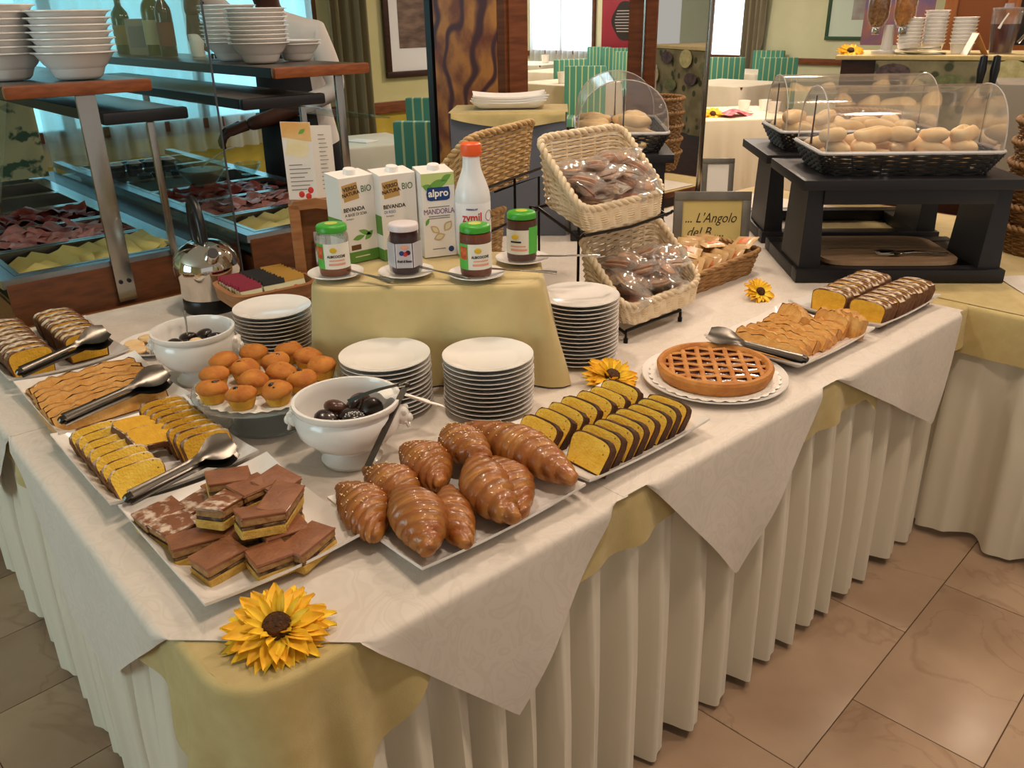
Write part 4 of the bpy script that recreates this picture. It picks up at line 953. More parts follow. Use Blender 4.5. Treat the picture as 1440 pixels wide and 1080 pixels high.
# ================================================================ wicker baskets
def ring_quad(c, n=88, rad=.2):
    """rounded quadrilateral loop through four corner points"""
    pts = []; m = n//4
    for i in range(4):
        p0, p1, p2 = Vector(c[i-1]), Vector(c[i]), Vector(c[(i+1) % 4])
        a = p1.lerp(p0, rad); b = p1.lerp(p2, rad); nx = p2.lerp(p1, rad)
        k = m//3
        for q in range(k): t = q/k; pts.append(a*(1-t)**2+p1*2*t*(1-t)+b*t*t)
        for q in range(m-k): t = q/(m-k); pts.append(b.lerp(nx, t))
    return pts
def weave(ringf, rows, n, r, mb, amp=None, stakes=2):
    """horizontal strands running in and out of upright stakes"""
    amp = amp or r*.9; base = [ringf(j/(rows-1)) for j in range(rows)]; nn = len(base[0])
    for j, ring in enumerate(base):
        c = sum(ring, Vector())/nn; pts = []
        for i, p in enumerate(ring):
            t = (ring[(i+1) % nn]-ring[i-1]).normalized(); up = (base[min(j+1, rows-1)][i]-base[max(j-1, 0)][i]); o = t.cross(up).normalized()
            pts.append(p+o*amp*math.sin(PI*i/stakes+PI*j))
        mb.tube(pts, r, 4, loop=True)
    for i in range(0, nn, stakes*2 if stakes < 3 else stakes): mb.tube([base[j][i] for j in range(0, rows, 2)]+[base[-1][i]], r*.8, 4)
def rim(ring, r, mb, tw=16):
    nn = len(ring)
    for s in (0, PI):
        pts = []
        for i in range(nn*2):
            p = ring[(i//2) % nn].lerp(ring[(i//2+1) % nn], (i % 2)/2); t = (ring[(i//2+1) % nn]-ring[(i//2) % nn]).normalized(); u = Vector((0, 0, 1)).cross(t)
            u = u.normalized() if u.length > .1 else Vector((1, 0, 0)); w = t.cross(u); a = 2*PI*i/(nn*2)*tw+s; pts.append(p+(u*math.cos(a)+w*math.sin(a))*r*.7)
        mb.tube(pts, r, 6, loop=True)
def bin_basket(loc, rz, w, prof, mat, label, taper=.9, floor_m=None):
    """tilted bin: prof = (y,z) of back top, back bottom, front bottom, front top"""
    t = thing('wicker_basket', label, 'basket', loc, rz)
    (bt, bb, fb, ft) = prof; w2 = w*taper; o = (w-w2)/2
    top = [(0, *bt), (w, *bt), (w, *ft), (0, *ft)]; bot = [(o, bb[0], bb[1]), (w-o, bb[0], bb[1]), (w-o, fb[0], fb[1]), (o, fb[0], fb[1])]
    rt_ = ring_quad(top, 96, .16); rb_ = ring_quad(bot, 96, .16)
    f = lambda q: [a.lerp(b, q) for a, b in zip(rb_, rt_)]
    mb = MB(); weave(f, 19, 96, .0042, mb, .0028); mb.build('woven_body', mat, t, smooth=80)
    rm = MB(); rim(rt_, .0062, rm, 26); rm.build('braided_rim', mat, t, smooth=80)
    bm2 = MB(); bm2.loft([rb_, [p+Vector((0, 0, -.004)) for p in rb_]]); bm2.build('woven_floor', mat, t)
    return t
P1 = [(0, 0), (-.008, -.155), (-.168, -.212), (-.160, -.158)]
bin_basket((1.185, .707, 1.237), R(2), .33, P1, WICKER, 'cream wicker basket on the upper tier of the wire rack')
P2 = [(0, 0), (-.008, -.150), (-.168, -.205), (-.165, -.158)]
bin_basket((1.247, .618, .995), R(2), .33, P2, WICKER, 'cream wicker basket on the lower tier of the wire rack')
bin_basket((1.455, .99, 1.237), R(201), .40, P1, M('straw_wicker', 'c9a878', .6, col2='b48f5c', scale=40, bump=.3, bscale=300), 'straw coloured basket turned away behind the milk bottle')
bin_basket((1.40, 1.06, .985), R(201), .36, P2, M('straw_wicker'), 'lower straw coloured basket turned away behind the riser')
WIRE = M('black_wire', '18140f', .4, .6)
def rack(name, pts, label, feet):
    t = thing(name, label, 'rack')
    for p in pts: MB().tube(p, .0042, 6).build('wire', WIRE, t)
    fm = MB().tube([(0, 0, 0), (0, 0, .012)], .006, 8).mesh('foot', WIRE)
    for x, y in feet: put('foot', fm, t, (x, y, T))
ul, ur, ll, lr = 1.178, 1.527, 1.24, 1.589
rack('basket_rack', [
    [(ul, .73, T), (ul, .72, 1.07), (ul, .69, 1.068), (ul, .545, 1.015), (ul, .528, 1.03)], [(ur, .74, T), (ur, .73, 1.07), (ur, .70, 1.068), (ur, .555, 1.015), (ur, .535, 1.03)],
    [(ul, .53, 1.025), (1.35, .53, 1.018), (ur, .54, 1.025)], [(ul, .70, 1.068), (ur, .71, 1.068)], [(ul+.07, .615, T+.0), (ul+.07, .615, 1.035)],
    [(ll, .63, T), (ll, .63, .835), (ll, .60, .832), (ll+.012, .448, .775), (ll+.012, .448, T)], [(lr, .64, T), (lr, .64, .835), (lr, .61, .832), (lr-.11, .452, .775), (lr-.11, .452, T)],
    [(ll+.012, .448, .782), (lr-.11, .452, .782)], [(ll, .61, .832), (lr, .62, .832)]], 'black wire rack holding two cream baskets on two tiers',
    [(ul, .73), (ur, .74), (ll+.012, .448), (lr-.11, .452), (ul+.07, .615), (ll, .63), (lr, .64)])
rack('basket_rack', [[(1.46, .985, T), (1.46, .985, 1.075), (1.40, 1.12, 1.02)], [(1.075, .85, T), (1.075, .85, 1.075), (1.02, 1.0, 1.02)], [(1.46, .98, 1.10), (1.075, .832, 1.10)], [(1.46, .98, .98), (1.075, .832, .98)], [(1.30, .915, 1.10), (1.30, .915, .98)]], 'black wire rack behind the riser with straw baskets', [(1.46, .985), (1.075, .85)])
# cellophane packets
def packet_meshes(seed, col):
    rnd = random.Random(seed)
    b = MB(); b.ball((0, -.002, .004), (.034, .025, .007), 16); b.ball((.004, .002, -.006), (.035, .026, .006), 16)
    w = MB(); n = 18
    def fn(a, c, s):
        x = (a-.5)*.115; e = 1-min(1, abs(x)/.0575)**4; y = (c-.5)*.066*(.86+.14*e); f = math.sin(PI*c)**.6*e
        return (x, y, s*(.016*f+.0012)+.0035*math.sin(x*160+seed)*math.sin(y*120)*(.3+f))
    w.grid(lambda a, c: fn(a, c, 1), n, 10); w.grid(lambda a, c: fn(a, c, -1), n, 10)
    return b.mesh('biscuit', col, 60), w.mesh('wrapper', WRAP, 70)
BIS = [M('biscuit_brown', 'd0a07a', .6, col2='b57e58', scale=40, bump=.4, bscale=120), M('biscuit_tan', 'dab38c', .6, col2='c4906a', scale=40, bump=.4, bscale=120), M('biscuit_orange', 'cf6a2e', .5, col2='b0532a', scale=30)]
PK = [packet_meshes(i, BIS[i]) for i in range(3)]
def pile(u0, u1, back, front, layers, label, group, seed):
    random.seed(seed)
    for L in range(layers):
        for i in range(4):
            for j in range(2):
                a = (i+.5+ru(-.25, .25))/4; b = (j+.5+ru(-.25, .25))/2
                x = u0+(u1-u0)*a; y = back[0]+(front[0]-back[0])*b; z = back[1]+(front[1]-back[1])*b+.024+L*.03
                k = 2 if random.random() < .14 else random.randrange(2); lab, g = (label % 'orange', group % 'orange') if k == 2 else (label % 'brown', group % 'brown')
                o = thing('biscuit_packet', lab, 'packet', (x, y, z), (ru(.0, .7), ru(-.4, .4), ru(0, 6)), g); put('biscuit', PK[k][0], o); put('wrapper', PK[k][1], o)
pile(1.225, 1.475, (.672, 1.090), (.57, 1.045), 3, 'clear wrapped %s biscuits in the upper cream basket', '%s packets in the upper basket', 3)
pile(1.287, 1.54, (.58, .852), (.478, .80), 3, 'clear wrapped %s biscuits in the lower cream basket', '%s packets in the lower basket', 4)
# wicker tray with cracker packets
t = thing('wicker_tray', 'low natural wicker tray of cracker packets beside the sign', 'tray', (1.60, .552, T), R(1))
top = [(0, 0, .062), (.43, 0, .075), (.43, .22, .085), (0, .22, .075)]; bot = [(.02, .015, .004), (.41, .015, .004), (.41, .205, .004), (.02, .205, .004)]
ra_, rb_ = ring_quad(top, 96, .1), ring_quad(bot, 96, .1)
mb = MB(); weave(lambda q: [b.lerp(a, q) for a, b in zip(ra_, rb_)], 10, 96, .0042, mb, .0028); mb.build('woven_body', WICKERN, t, smooth=80)
mb = MB(); rim(ra_, .005, mb, 26); mb.build('braided_rim', WICKERN, t, smooth=80); MB().loft([rb_, [p+Vector((0, 0, -.004)) for p in rb_]]).build('woven_floor', WICKERN, t)
cp = MB(); cp.grid(lambda a, b: ((a-.5)*.085, (b-.5)*.07, .0075*math.sin(PI*a)**.4*math.sin(PI*b)**.4+.001*math.sin(a*40)), 12, 8); cp.grid(lambda a, b: ((a-.5)*.085, (b-.5)*.07, -.0075*math.sin(PI*a)**.4*math.sin(PI*b)**.4), 12, 8)
cpm = cp.mesh('cracker_packet', M('cracker_wrap', 'd6b483', .4, col2='c79c64', scale=30, coat=.3), 60); cpr = MB().grid(lambda a, b: ((a-.5)*.04, (b-.5)*.03, .0082*math.sin(PI*(.25+.5*a))**.4*math.sin(PI*(.3+.4*b))**.4+.0003), 6, 4).mesh('orange_print', M('cracker_orange', 'd9743f', .4), 70)
random.seed(11)
for row_, (y0, n, tilt) in enumerate(((.61, 9, -1.0), (.70, 8, -.95))):
    for i in range(n):
        o = tag(put('cracker_packet', cpm, None, (1.665+.038*i+ru(-.004, .004), y0+ru(-.006, .006), T+.052+ru(0, .012)+.02*row_), (ru(-.15, .15), tilt+ru(-.2, .2), ru(-.3, .3))), 'pale cracker packet with orange print in the row along the tray edge' if row_ == 0 else 'pale cracker packet with orange print in the row next to the sign', 'packet', ('crackers along the tray edge', 'crackers next to the sign')[row_]); put('orange_print', cpr, o)
for x, y, a in ((1.78, .655, .5), (1.90, .66, -.4), (1.985, .60, .2)):
    o = tag(put('cracker_packet', cpm, None, (x, y, T+.098), (ru(-.2, .2), ru(-.3, .1), a)), 'pale cracker packet lying flat on top of the tray', 'packet', 'crackers on top'); put('orange_print', cpr, o)
# framed sign
t = thing('framed_sign', 'grey framed sign with script lettering on yellow card', 'sign', (2.115, .815, T), (R(-7), 0, R(-45)))
FR = M('frame_pewter', '8f8a80', .35, .5, col2='75716a', scale=10)
for a in ((-.13, .13, 0, .03), (-.13, .13, .178, .208), (-.13, -.1, .03, .178), (.1, .13, .03, .178)): MB().rbox(a[0], a[1], -.008, .008, a[2], a[3], .002).build('frame_bar', FR, t)
MB().box(-.1, .1, -.002, .003, .03, .178).build('card', M('sign_card', 'd8c37e', .6), t, smooth=0); MB().prism([(.0, .0), (.07, 0), (.008, .14)], -.02, .02, plane='yz').build('easel_back', FR, t, smooth=0)
text("... L'Angolo", .047, M('sign_ink', '3a2a14', .6), t, (-.004, -.0026, .118), shear=.35, sx=.82); text('del B ....', .047, M('sign_ink'), t, (-.02, -.0026, .070), shear=.35, sx=.85)
# ================================================================ black stands with bread under roll-top covers
A45 = R(-45)
def black_stand(cx, cy, rz, label, w=.62, d=.42, h=.31):
    t = thing('display_stand', label, 'stand', (cx, cy, T), rz)
    for y in (-1, 1): MB().rbox(-w/2, w/2, y*d/2-.03-y*.03, y*d/2+.03-y*.03, 0, .04, .003).build('base_bar', BLACK, t)
    for x in (-1, 1):
        MB().rbox(x*w/2-.035-x*.035, x*w/2+.035-x*.035, -d/2+.0602, d/2-.0602, 0, .038, .003).build('base_side', BLACK, t)
        MB().loft([[(x*(w/2-.075), -d/2+.02, .039), (x*(w/2-.01), -d/2+.02, .039), (x*(w/2-.01), .03, .039), (x*(w/2-.075), .03, .039)], [(x*(w/2-.06), -d/2+.03, h-.03), (x*(w/2-.015), -d/2+.03, h-.03), (x*(w/2-.015), .02, h-.03), (x*(w/2-.06), .02, h-.03)]]).build('side_panel', BLACK, t, smooth=0)
    MB().rbox(-w/2-.01, w/2+.01, -d/2, d/2, h-.03, h, .003).build('top_board', BLACK, t)
    MB().rbox(-w/2+.06, w/2-.06, -d/2+.02, -d/2+.045, h-.075, h-.031, .002).build('apron', BLACK, t)
    return t
S1, S2, S3 = (2.375, .35), (2.715, .69), (2.215, 1.34)
black_stand(*S1, A45, 'black wooden display stand with the cutting board beside the chocolate loaf')
black_stand(*S2, A45, 'black wooden display stand behind the one with the cutting board')
black_stand(*S3, R(45), 'black wooden display stand in front of the mirror pillar', .56, .36)
def bread_basket(cx, cy, z, rz, label, what, rolls, seed):
    """gastronorm basket (.53 x .325) with clear roll-top cover; rolls lie inside as things of their own"""
    t = thing('bread_basket', label, 'basket', (cx, cy, z), rz); a, b, h = .265, .1625, .062
    top = [(-a, -b, h), (a, -b, h), (a, b, h), (-a, b, h)]; bot = [(-a+.03, -b+.03, .003), (a-.03, -b+.03, .003), (a-.03, b-.03, .003), (-a+.03, b-.03, .003)]
    rt_, rb_ = ring_quad(top, 120, .08), ring_quad(bot, 120, .08)
    mb = MB(); weave(lambda q: [p.lerp(q_, q) for p, q_ in zip(rb_, rt_)], 10, 120, .0038, mb, .0026); mb.build('woven_body', WICKERK, t, smooth=80)
    MB().loft([rb_, [p+Vector((0, 0, .003)) for p in rb_]]).build('floor_panel', WICKERK, t)
    fr = MB(); fr.tube(rt_, .006, 6, loop=True); fr.build('rim_frame', M('rim_plastic', 'c9c4c2', .25), t, (0, 0, .006))
    cv = thing('cover', '', ''); del cv['label'], cv['category']; cv.parent = t
    H = .175; n = 20
    arc = lambda s, k=1.0: [(-b*.97*math.cos(PI*i/n)*k, h+.008+H*math.sin(PI*i/n)**.75*k) for i in range(n+1)]
    fix, mov = MB(), MB()
    ar = arc(0)
    fix.grid(lambda u, v: (-a+.012+(2*a-.024)*u, ar[int(v*n+.5)][0], ar[int(v*n+.5)][1]), 2, n)
    fix.build('roll_top', PLASTIC, cv, smooth=80)
    for x in (-1, 1):
        e = MB(); e.v = [(x*(a-.012), y, z_) for y, z_ in ar]; e.face(list(range(n+1))); e.build('end_panel', PLASTIC, cv, smooth=0)
        MB().tube([(x*(a-.012), y, z_) for y, z_ in ar], .0022, 5).build('edge_bead', M('clear_bead', 'd8d2cf', .15, trans=.5, ior=1.2), cv)
        MB().tube([(x*(a-.010), 0, h+.012), (x*(a-.010), 0, h+.05), (x*(a-.011), 0, h+H-.02)], [.004, .0025, .0018], 6).build('hinge_bar', M('smoke_plastic', '4a4244', .2), cv)
    MB().ball((0, -b*.96, h+.07), .008, 10).build('knob', CHROME, cv)
    random.seed(seed); ms = ROLLS; m4 = Matrix.Translation((cx, cy, z)) @ Matrix.Rotation(rz, 4, 'Z')
    for i in range(rolls):
        L = i//10; q = i % 10
        p = m4 @ Vector((-.19+.095*(q % 5)+ru(-.015, .015), -.075+.13*(q//5)+ru(-.012, .012)+(.0 if L == 0 else .03), .032+.036*L))
        s = ru(.9, 1.1)
        o = tag(put('bread_roll', ms[i % 3], None, p, (ru(-.15, .15), ru(-.15, .15), rz+ru(-.6, .6)+(PI/2 if i % 3 else .3)), (s, s, s)), what, 'bread', what)
    return t
def roll_mesh(seed, L=.066, w=.034, h=.027):
    rnd = random.Random(seed); mb = MB(); mb.ball((0, 0, 0), (L, w, h), 28); out = []
    for x, y, z in mb.v:
        e = abs(x)/L; yy = y*(1-.28*e**3)*(1+.08*math.sin(x*70+seed))
        zz = z-(.42*h*math.exp(-((y-.004*math.sin(x*40+seed))/(.2*w))**2)*(1-e**2) if z > 0 else 0)+.0022*math.sin(x*55+seed*2)+.006*(x/L)**2*math.sin(seed+1)
        out.append((x, yy+.008*math.sin(x*22+seed), max(zz, -h*.75)))
    mb.v = out; return mb.mesh('bread_roll', BREAD, 80)
ROLLS = [roll_mesh(i, L=(.068, .074, .06)[i], w=(.034, .03, .035)[i]) for i in range(3)]
bread_basket(*S1, T+.311, A45, 'black bread basket with clear roll-top cover above the cutting board', 'pale bread roll below the roll-top cover above the cutting board', 25, 5)
bread_basket(*S2, T+.311, A45, 'black bread basket with clear cover on the rear black stand', 'pale bread roll below the clear cover on the rear stand', 22, 6)
bread_basket(*S3, T+.311, R(45), 'black bread basket with clear cover in front of the mirror pillar', 'pale bread roll below the clear cover in front of the mirror pillar', 22, 8)
# cutting board, serving fork and spoon in the front stand
t = thing('cutting_board', 'brown grooved bread board lying in the black stand', 'board', (S1[0], S1[1], T+.041), A45)
BW = M('board_wood', 'a98b6e', .5, col2='957658', scale=4, stretch=(2, 30, 2))
bd = [(.21*math.copysign(abs(math.cos(q))**.35, math.cos(q)), .165*math.copysign(abs(math.sin(q))**.35, math.sin(q))) for q in [2*PI*(i+.5)/36 for i in range(36)]]
MB().prism(bd, 0, .012, plane='xy').build('board', BW, t)
for i in range(7): MB().box(-.16, .16, -.12+.035*i, -.112+.035*i, .012, .0135).build('ridge', BW, t, smooth=0)
m4 = Matrix.Translation((S1[0], S1[1], T+.056)) @ Matrix.Rotation(A45, 4, 'Z')
t = thing('serving_fork', 'steel serving fork lying on the grooved bread board', 'fork', m4 @ Vector((.03, -.10, .004)), A45)
MB().tube([(0, 0, .004), (.05, 0, .008), (.11, 0, .006), (.15, 0, .002)], [.004, .0045, .006, .007], 8, flat=.5).build('handle', STEEL, t)
MB().ball((-.012, 0, .003), (.018, .018, .003), 12).build('neck', STEEL, t)
for y in (-.013, 0, .013): MB().tube([(-.02, y, .003), (-.05, y*1.1, .002), (-.075, y*1.15, .006)], [.003, .0026, .001], 6).build('tine', STEEL, t)
t = thing('serving_spoon', 'steel serving spoon lying behind the fork on the bread board', 'spoon', m4 @ Vector((.02, -.075, .002)), R(-50))
MB().ball((-.02, 0, .004), (.036, .024, .006), 14).build('bowl', DARKSTEEL, t); MB().tube([(.012, 0, .005), (.06, 0, .008), (.12, 0, .004)], [.004, .004, .006], 8, flat=.5).build('handle', DARKSTEEL, t)
t = thing('cake_server', 'smoky cake server lying between chocolate loaf and black stand', 'server', (2.20, .345, T+.012), R(-55))
SMK = M('smoky_steel', '8a847c', .25, .7)
MB().prism([(-.06, -.02), (-.045, -.036), (-.02, -.04), (.01, -.03), (.025, -.012), (.025, .012), (.01, .03), (-.02, .04), (-.045, .036), (-.06, .02)], 0, .003, plane='xy').build('blade', SMK, t, rot=(0, R(-12), 0), loc=(0, 0, .012))
MB().rbox(.03, .075, -.017, .017, .008, .014, .002).build('neck', SMK, t); MB().rbox(.06, .13, -.011, .011, .0, .014, .004).build('handle', M('olive_handle', '7d6f55', .5), t)
# stacked bread baskets beside the stand
def round_basket(x, y, z, r, label, group, mat=WICKERB):
    key = ('rb', r, mat.name)
    if key not in TXT:
        c = lambda s, z_: [Vector((r*s*math.cos(2*PI*i/72), r*s*math.sin(2*PI*i/72), z_)) for i in range(72)]
        mb = MB(); weave(lambda q: [p.lerp(w, q) for p, w in zip(c(.84, .004), c(1, .088))], 10, 72, .0052, mb, .0035)
        rm = MB(); rim(c(1, .09), .007, rm, 22); fl = MB().lathe([(0, .002), (r*.84, .002), (r*.84, .006), (0, .006)], 36)
        TXT[key] = (mb.mesh('woven_body', mat, 80), rm.mesh('braided_rim', mat, 80), fl.mesh('woven_floor', mat))
    t = thing('round_basket', label, 'basket', (x, y, z), ru(0, 6), group)
    for n, me in zip(('woven_body', 'braided_rim', 'woven_floor'), TXT[key]): put(n, me, t)
for i in range(6): round_basket(2.93, .03, T+.067*i, .155, 'round brown wicker basket in the stack beside the front bread stand', 'baskets beside the bread stand') if i < 5 else round_basket(2.93, .03, T+.067*i, .155, 'topmost round brown wicker basket holding the crumpled napkin', None)
for i in range(5): round_basket(3.31, .93, T+.067*i, .15, 'round brown wicker basket in the stack facing the mirror', 'baskets facing the mirror')
nk = MB().grid(lambda a, b: ((a-.5)*.2, (b-.5)*.16, .035+.03*math.sin(a*5)*math.sin(b*4+1)+.02*math.sin(a*11+b*7)), 14, 12)
tag(nk.build('cloth_napkin', M('napkin_beige', 'cbb488', .8), None, (2.93, .03, T+.43), .4, 70), 'crumpled beige napkin in the topmost brown basket', 'napkin')
pn = MB().grid(lambda a, b: ((a-.5)*.05*(1-b*.7), .012*math.sin(b*3), .09*b), 4, 6); tag(pn.build('paper_napkin', PAPER, None, (2.86, .12, T+.425), R(-41), 70), 'white folded paper napkin standing in the topmost brown basket', 'napkin')
# grey box with cloth and platters behind the baskets
t = thing('display_box', 'grey display box with yellow cloth in front of the painted pillar', 'box', (1.882, 1.583, T), A45)
MB().rbox(-.21, .21, -.13, .13, 0, .445, .004).build('box', M('grey_box', '5a5c66', .5), t)
MB().box(-.214, .214, -.134, .134, .446, .449).build('cloth_top', YELLOW, t, smooth=0)
cl = MB(); hanging(cl, [(-.205, -.128), (.205, -.128)], lambda s, q: .012+.03*abs(math.sin(s*7+.3))+.05*s, .012, .4495, .012, 5, .006); cl.build('cloth_drop', YELLOW, t, smooth=70)
for i in range(3): tag(put('serving_platter', PM, None, (1.892, 1.595, T+.452+.008*i), A45+.05*i, (.8, .75, 1)), 'spare white platter stacked on the grey display box', 'plate', 'spare platters')
tag(MB().rbox(-.31, .31, -.04, .04, 0, .085, .004).build('wooden_ledge', WOODX, None, (2.595, .625, T), (0, 0, A45)), 'low wooden ledge behind the front black stand', 'ledge') if 0 else None
# small second frame and steel cloche between the stands
t = thing('framed_card', 'small silver framed card behind the yellow sign', 'sign', (2.43, 1.02, T+.0), (R(-6), 0, A45))
for a in ((-.06, .06, 0, .02), (-.06, .06, .24, .26), (-.06, -.04, .02, .24), (.04, .06, .02, .24)): MB().rbox(a[0], a[1], -.006, .006, a[2], a[3], .002).build('frame_bar', FR, t)
MB().box(-.04, .04, -.001, .003, .02, .24).build('card', PAPER, t, smooth=0)

# ================================================================ pillars with painting and mirror
RUST = M('rust_painting', 'd98f48', .45, col2='8e4c34', scale=8, lo=.42, hi=.66, wave=('5c3238', 2.2, 16, 'Y', .62, .95), bump=.1)
t = thing('painted_pillar', 'pillar faced with a rusty brown and violet abstract painting', 'pillar', (2.12, 1.86, 0))
MB().box(.003, .098, .003, .52, 0, 2.9).build('core', DARKWOOD, t, smooth=0)
MB().box(-.012, .002, .05, .47, 0, 2.6).build('painting', RUST, t, smooth=0)
MB().prism([(.17, 1.74), (.24, 1.66), (.27, 1.62), (.30, 1.68), (.36, 1.76)], -.0135, -.012, plane='yz').build('paint_patch', M('teal_stain', '33403c', .5), t, smooth=0)
MB().box(-.014, .003, .49, .53, 0, 2.9).build('edge_strip', BLACK, t, smooth=0)
MB().box(-.014, .003, 0, .045, 0, 2.9).build('corner_board', WOOD, t, smooth=0); MB().box(0, .1, -.012, .0025, 0, 2.9).build('front_board', WOOD, t, smooth=0)
MIRROR = M('mirror', 'e6e6e2', .01, 1)
t = thing('mirror_pillar', 'wooden pillar with a tall mirror between bread stands', 'pillar', (2.61, 1.50, 0))
MB().box(.002, .36, .002, .15, 0, 2.9).build('core', WOOD, t, smooth=0)
MB().box(.0, .34, -.006, .0015, 0, 2.9).build('mirror_panel', MIRROR, t, smooth=0)
MB().rbox(.34, .365, -.012, .002, 0, 2.9, .002).build('edge_strip', STEEL, t)
MB().tube([(-.004, .06, 1.26), (-.004, .06, 2.0)], .006, 6).build('hanging_chain', STEEL, t)
# ================================================================ cold buffet: two parallel cooled units
BLUEST = M('cold_steel', '8f9aa6', .25, .9)
def ham_mesh(seed):
    rnd = random.Random(seed); a0 = rnd.uniform(0, 6)
    def fn(a, b):
        x, y = (a-.5)*.12, (b-.5)*.10
        return (x*(1-.15*math.sin(b*6+a0)), y, .012+.007*math.sin(x*60+a0)+.005*math.sin(y*75+a0*2)+.003*math.sin((x+y)*110))
    return MB().grid(fn, 12, 10)
HAM = M('ham_pink', 'd29a92', .45, col2='b8746e', scale=30, coat=.2); SALAMI = M('salami_red', '9a463c', .45, col2='7a2f28', scale=40, coat=.2); CHEESE = M('cheese', 'c9bd76', .5, col2='c2b46a', scale=20)
hams = [ham_mesh(i).mesh('ham_slice', HAM, 80) for i in range(3)]; sals = [ham_mesh(i+9).mesh('salami_slice', SALAMI, 80) for i in range(3)]
che = MB().rbox(-.05, .05, -.05, .05, 0, .0025, .0008).mesh('cheese_slice', CHEESE, 40)
bowl_m = MB().lathe([(0, .006), (.05, .006), (.084, .04), (.1, .064), (.106, .068), (.112, .069), (.112, .072), (.104, .073), (.096, .066), (.08, .046), (.064, .008), (.055, 0), (0, 0)][::-1], 40).mesh('white_bowl', WHITE, 50)
def cold_unit(x0, x1, side, name):
    y0, y1 = 1.735, 3.9
    t = thing('cold_buffet', 'wood panelled cold buffet unit ' + name, 'buffet', (x0, y0, 0)); w = x1-x0; L = y1-y0
    MB().box(.0, w, 0.0, L, 0, .80).build('cabinet', M('panel_wood', '6a3c20', .4, col2='53301a', scale=5, stretch=(3, 3, 12)), t, smooth=0)
    MB().rbox(.0, w, -.012, -.0005, .02, .86, .002).build('end_panel', M('panel_wood'), t)
    f = MB(); f.box(-.01, .03, -.01, L, .85, .875); f.box(w-.03, w+.01, -.01, L, .85, .875); f.box(.03, w-.03, -.01, .02, .85, .875); f.build('deck_rim', BLUEST, t, smooth=0)
    MB().box(.005, w-.005, .001, L, .801, .81).build('well_floor', DARKSTEEL, t, smooth=0)
    names = ('steel tray of sliced cheese in the unit ', 'steel tray of pink ham in the unit ', 'steel tray of red salami in the unit ', 'empty steel tray in the unit ')
    for k in range(6):
        a = y0+.025+.315*k; tr = thing('serving_tray', names[min(k, 3)]+name, 'tray', (x0+.035, a, .812), 0, 'empty trays '+name if k > 2 else None)
        ww, dd = w-.07, .30
        MB().box(0, ww, 0, dd, 0, .004).build('tray_floor', STEEL, tr, smooth=0)
        q = MB(); q.loft([[(0, 0, .0), (ww, 0, .0), (ww, dd, .0), (0, dd, 0)], [(-.004, -.004, .06), (ww+.004, -.004, .06), (ww+.004, dd+.004, .06), (-.004, dd+.004, .06)], [(-.004, -.004, .064), (ww+.004, -.004, .064), (ww+.004, dd+.004, .064), (-.004, dd+.004, .064)], [(.012, .012, .064), (ww-.012, .012, .064), (ww-.012, dd-.012, .064), (.012, dd-.012, .064)], [(.014, .014, .005), (ww-.014, .014, .005), (ww-.014, dd-.014, .005), (.014, dd-.014, .005)]], False); q.build('tray_wall', STEEL, tr, smooth=0)
        random.seed(k+int(x0*100))
        if k == 0:
            for r_ in range(2):
                for i in range(9): tag(put('cheese_slice', che, None, (x0+.10+.042*i+ru(-.006, .006), a+.095+.11*r_+ru(-.008, .008), .838+.0035*i*(1-r_*.3)+.006*r_), (ru(.1, .25), -.28+ru(-.06, .06), ru(-.5, .5)+.3*r_)), 'yellow cheese slice fanned in the unit '+name, 'cheese', 'cheese slices '+name)
        if k in (1, 2):
            for r_ in range(3):
                for i in range(6): tag(put('ham_slice' if k == 1 else 'salami_slice', (hams if k == 1 else sals)[(i+r_) % 3], None, (x0+.085+.07*i+ru(-.01, .01), a+.07+.08*r_+ru(-.01, .01), .835+.014*math.sin(PI*(i+.5)/6)+.006*r_), (ru(-.25, .25), ru(-.25, .25), ru(0, 6))), ('folded pink ham slice' if k == 1 else 'folded red salami slice')+' in the unit '+name, 'meat', ('ham slices ' if k == 1 else 'salami slices ')+name)
    return t
cold_unit(.15, .68, -1, 'nearer the loaf cakes'); cold_unit(.865, 1.45, 1, 'behind the kettle')
tag(MB().box(.692, .852, 1.78, 3.9, 0, .83).build('divider_cabinet', DARKWOOD, smooth=0), 'brown wooden divider between the two cold buffet units', 'cabinet')
# shelves above
def shelf(x0, x1, y0, y1, z, label, front=WOODX):
    t = thing('shelf', label, 'shelf', (x0, y0, z)); w = x1-x0
    MB().rbox(0, w, .031, y1-y0, -.028, 0, .004).build('board', GREYWOOD, t); MB().rbox(-.008, w+.008, 0, .03, -.032, .002, .008).build('front_edge', front, t)
    MB().box(-.006, -.0005, .032, y1-y0, -.03, 0).build('side_edge', BLACK, t, smooth=0)
    return t
shelf(.265, .625, 1.70, 3.4, 1.368, 'upper shelf with bowls over the unit nearer the loaf cakes', M('orange_wood', '8e4f28', .35, col2='743c1c', scale=6, stretch=(3, 14, 14)))
shelf(.49, .715, 1.70, 3.4, 1.285, 'dark lower shelf over the unit nearer the loaf cakes', BLACK)
shelf(1.03, 1.365, 1.72, 3.95, 1.375, 'upper shelf with bowls and bottles behind the kettle', M('orange_wood'))
shelf(.91, 1.185, 1.72, 3.6, 1.290, 'dark lower shelf behind the kettle', BLACK)
def post(x, y, z0, z1, w, label, d=.012, screws=False):
    t = thing('steel_post', label, 'post', (x, y, z0)); MB().rbox(-w/2, w/2, -d/2, d/2, 0, z1-z0, .002).build('bar', STEEL, t)
    if screws:
        for s in (-1, 1): MB().lathe([(0, 0), (.006, 0), (.006, .003), (0, .004)], 12).build('screw', BLACK, t, (s*.012, -d/2, .06), (PI/2, 0, 0))
post(.452, 1.715, .752, 1.336, .052, 'broad steel post with two screws at the near cold buffet end', screws=True)
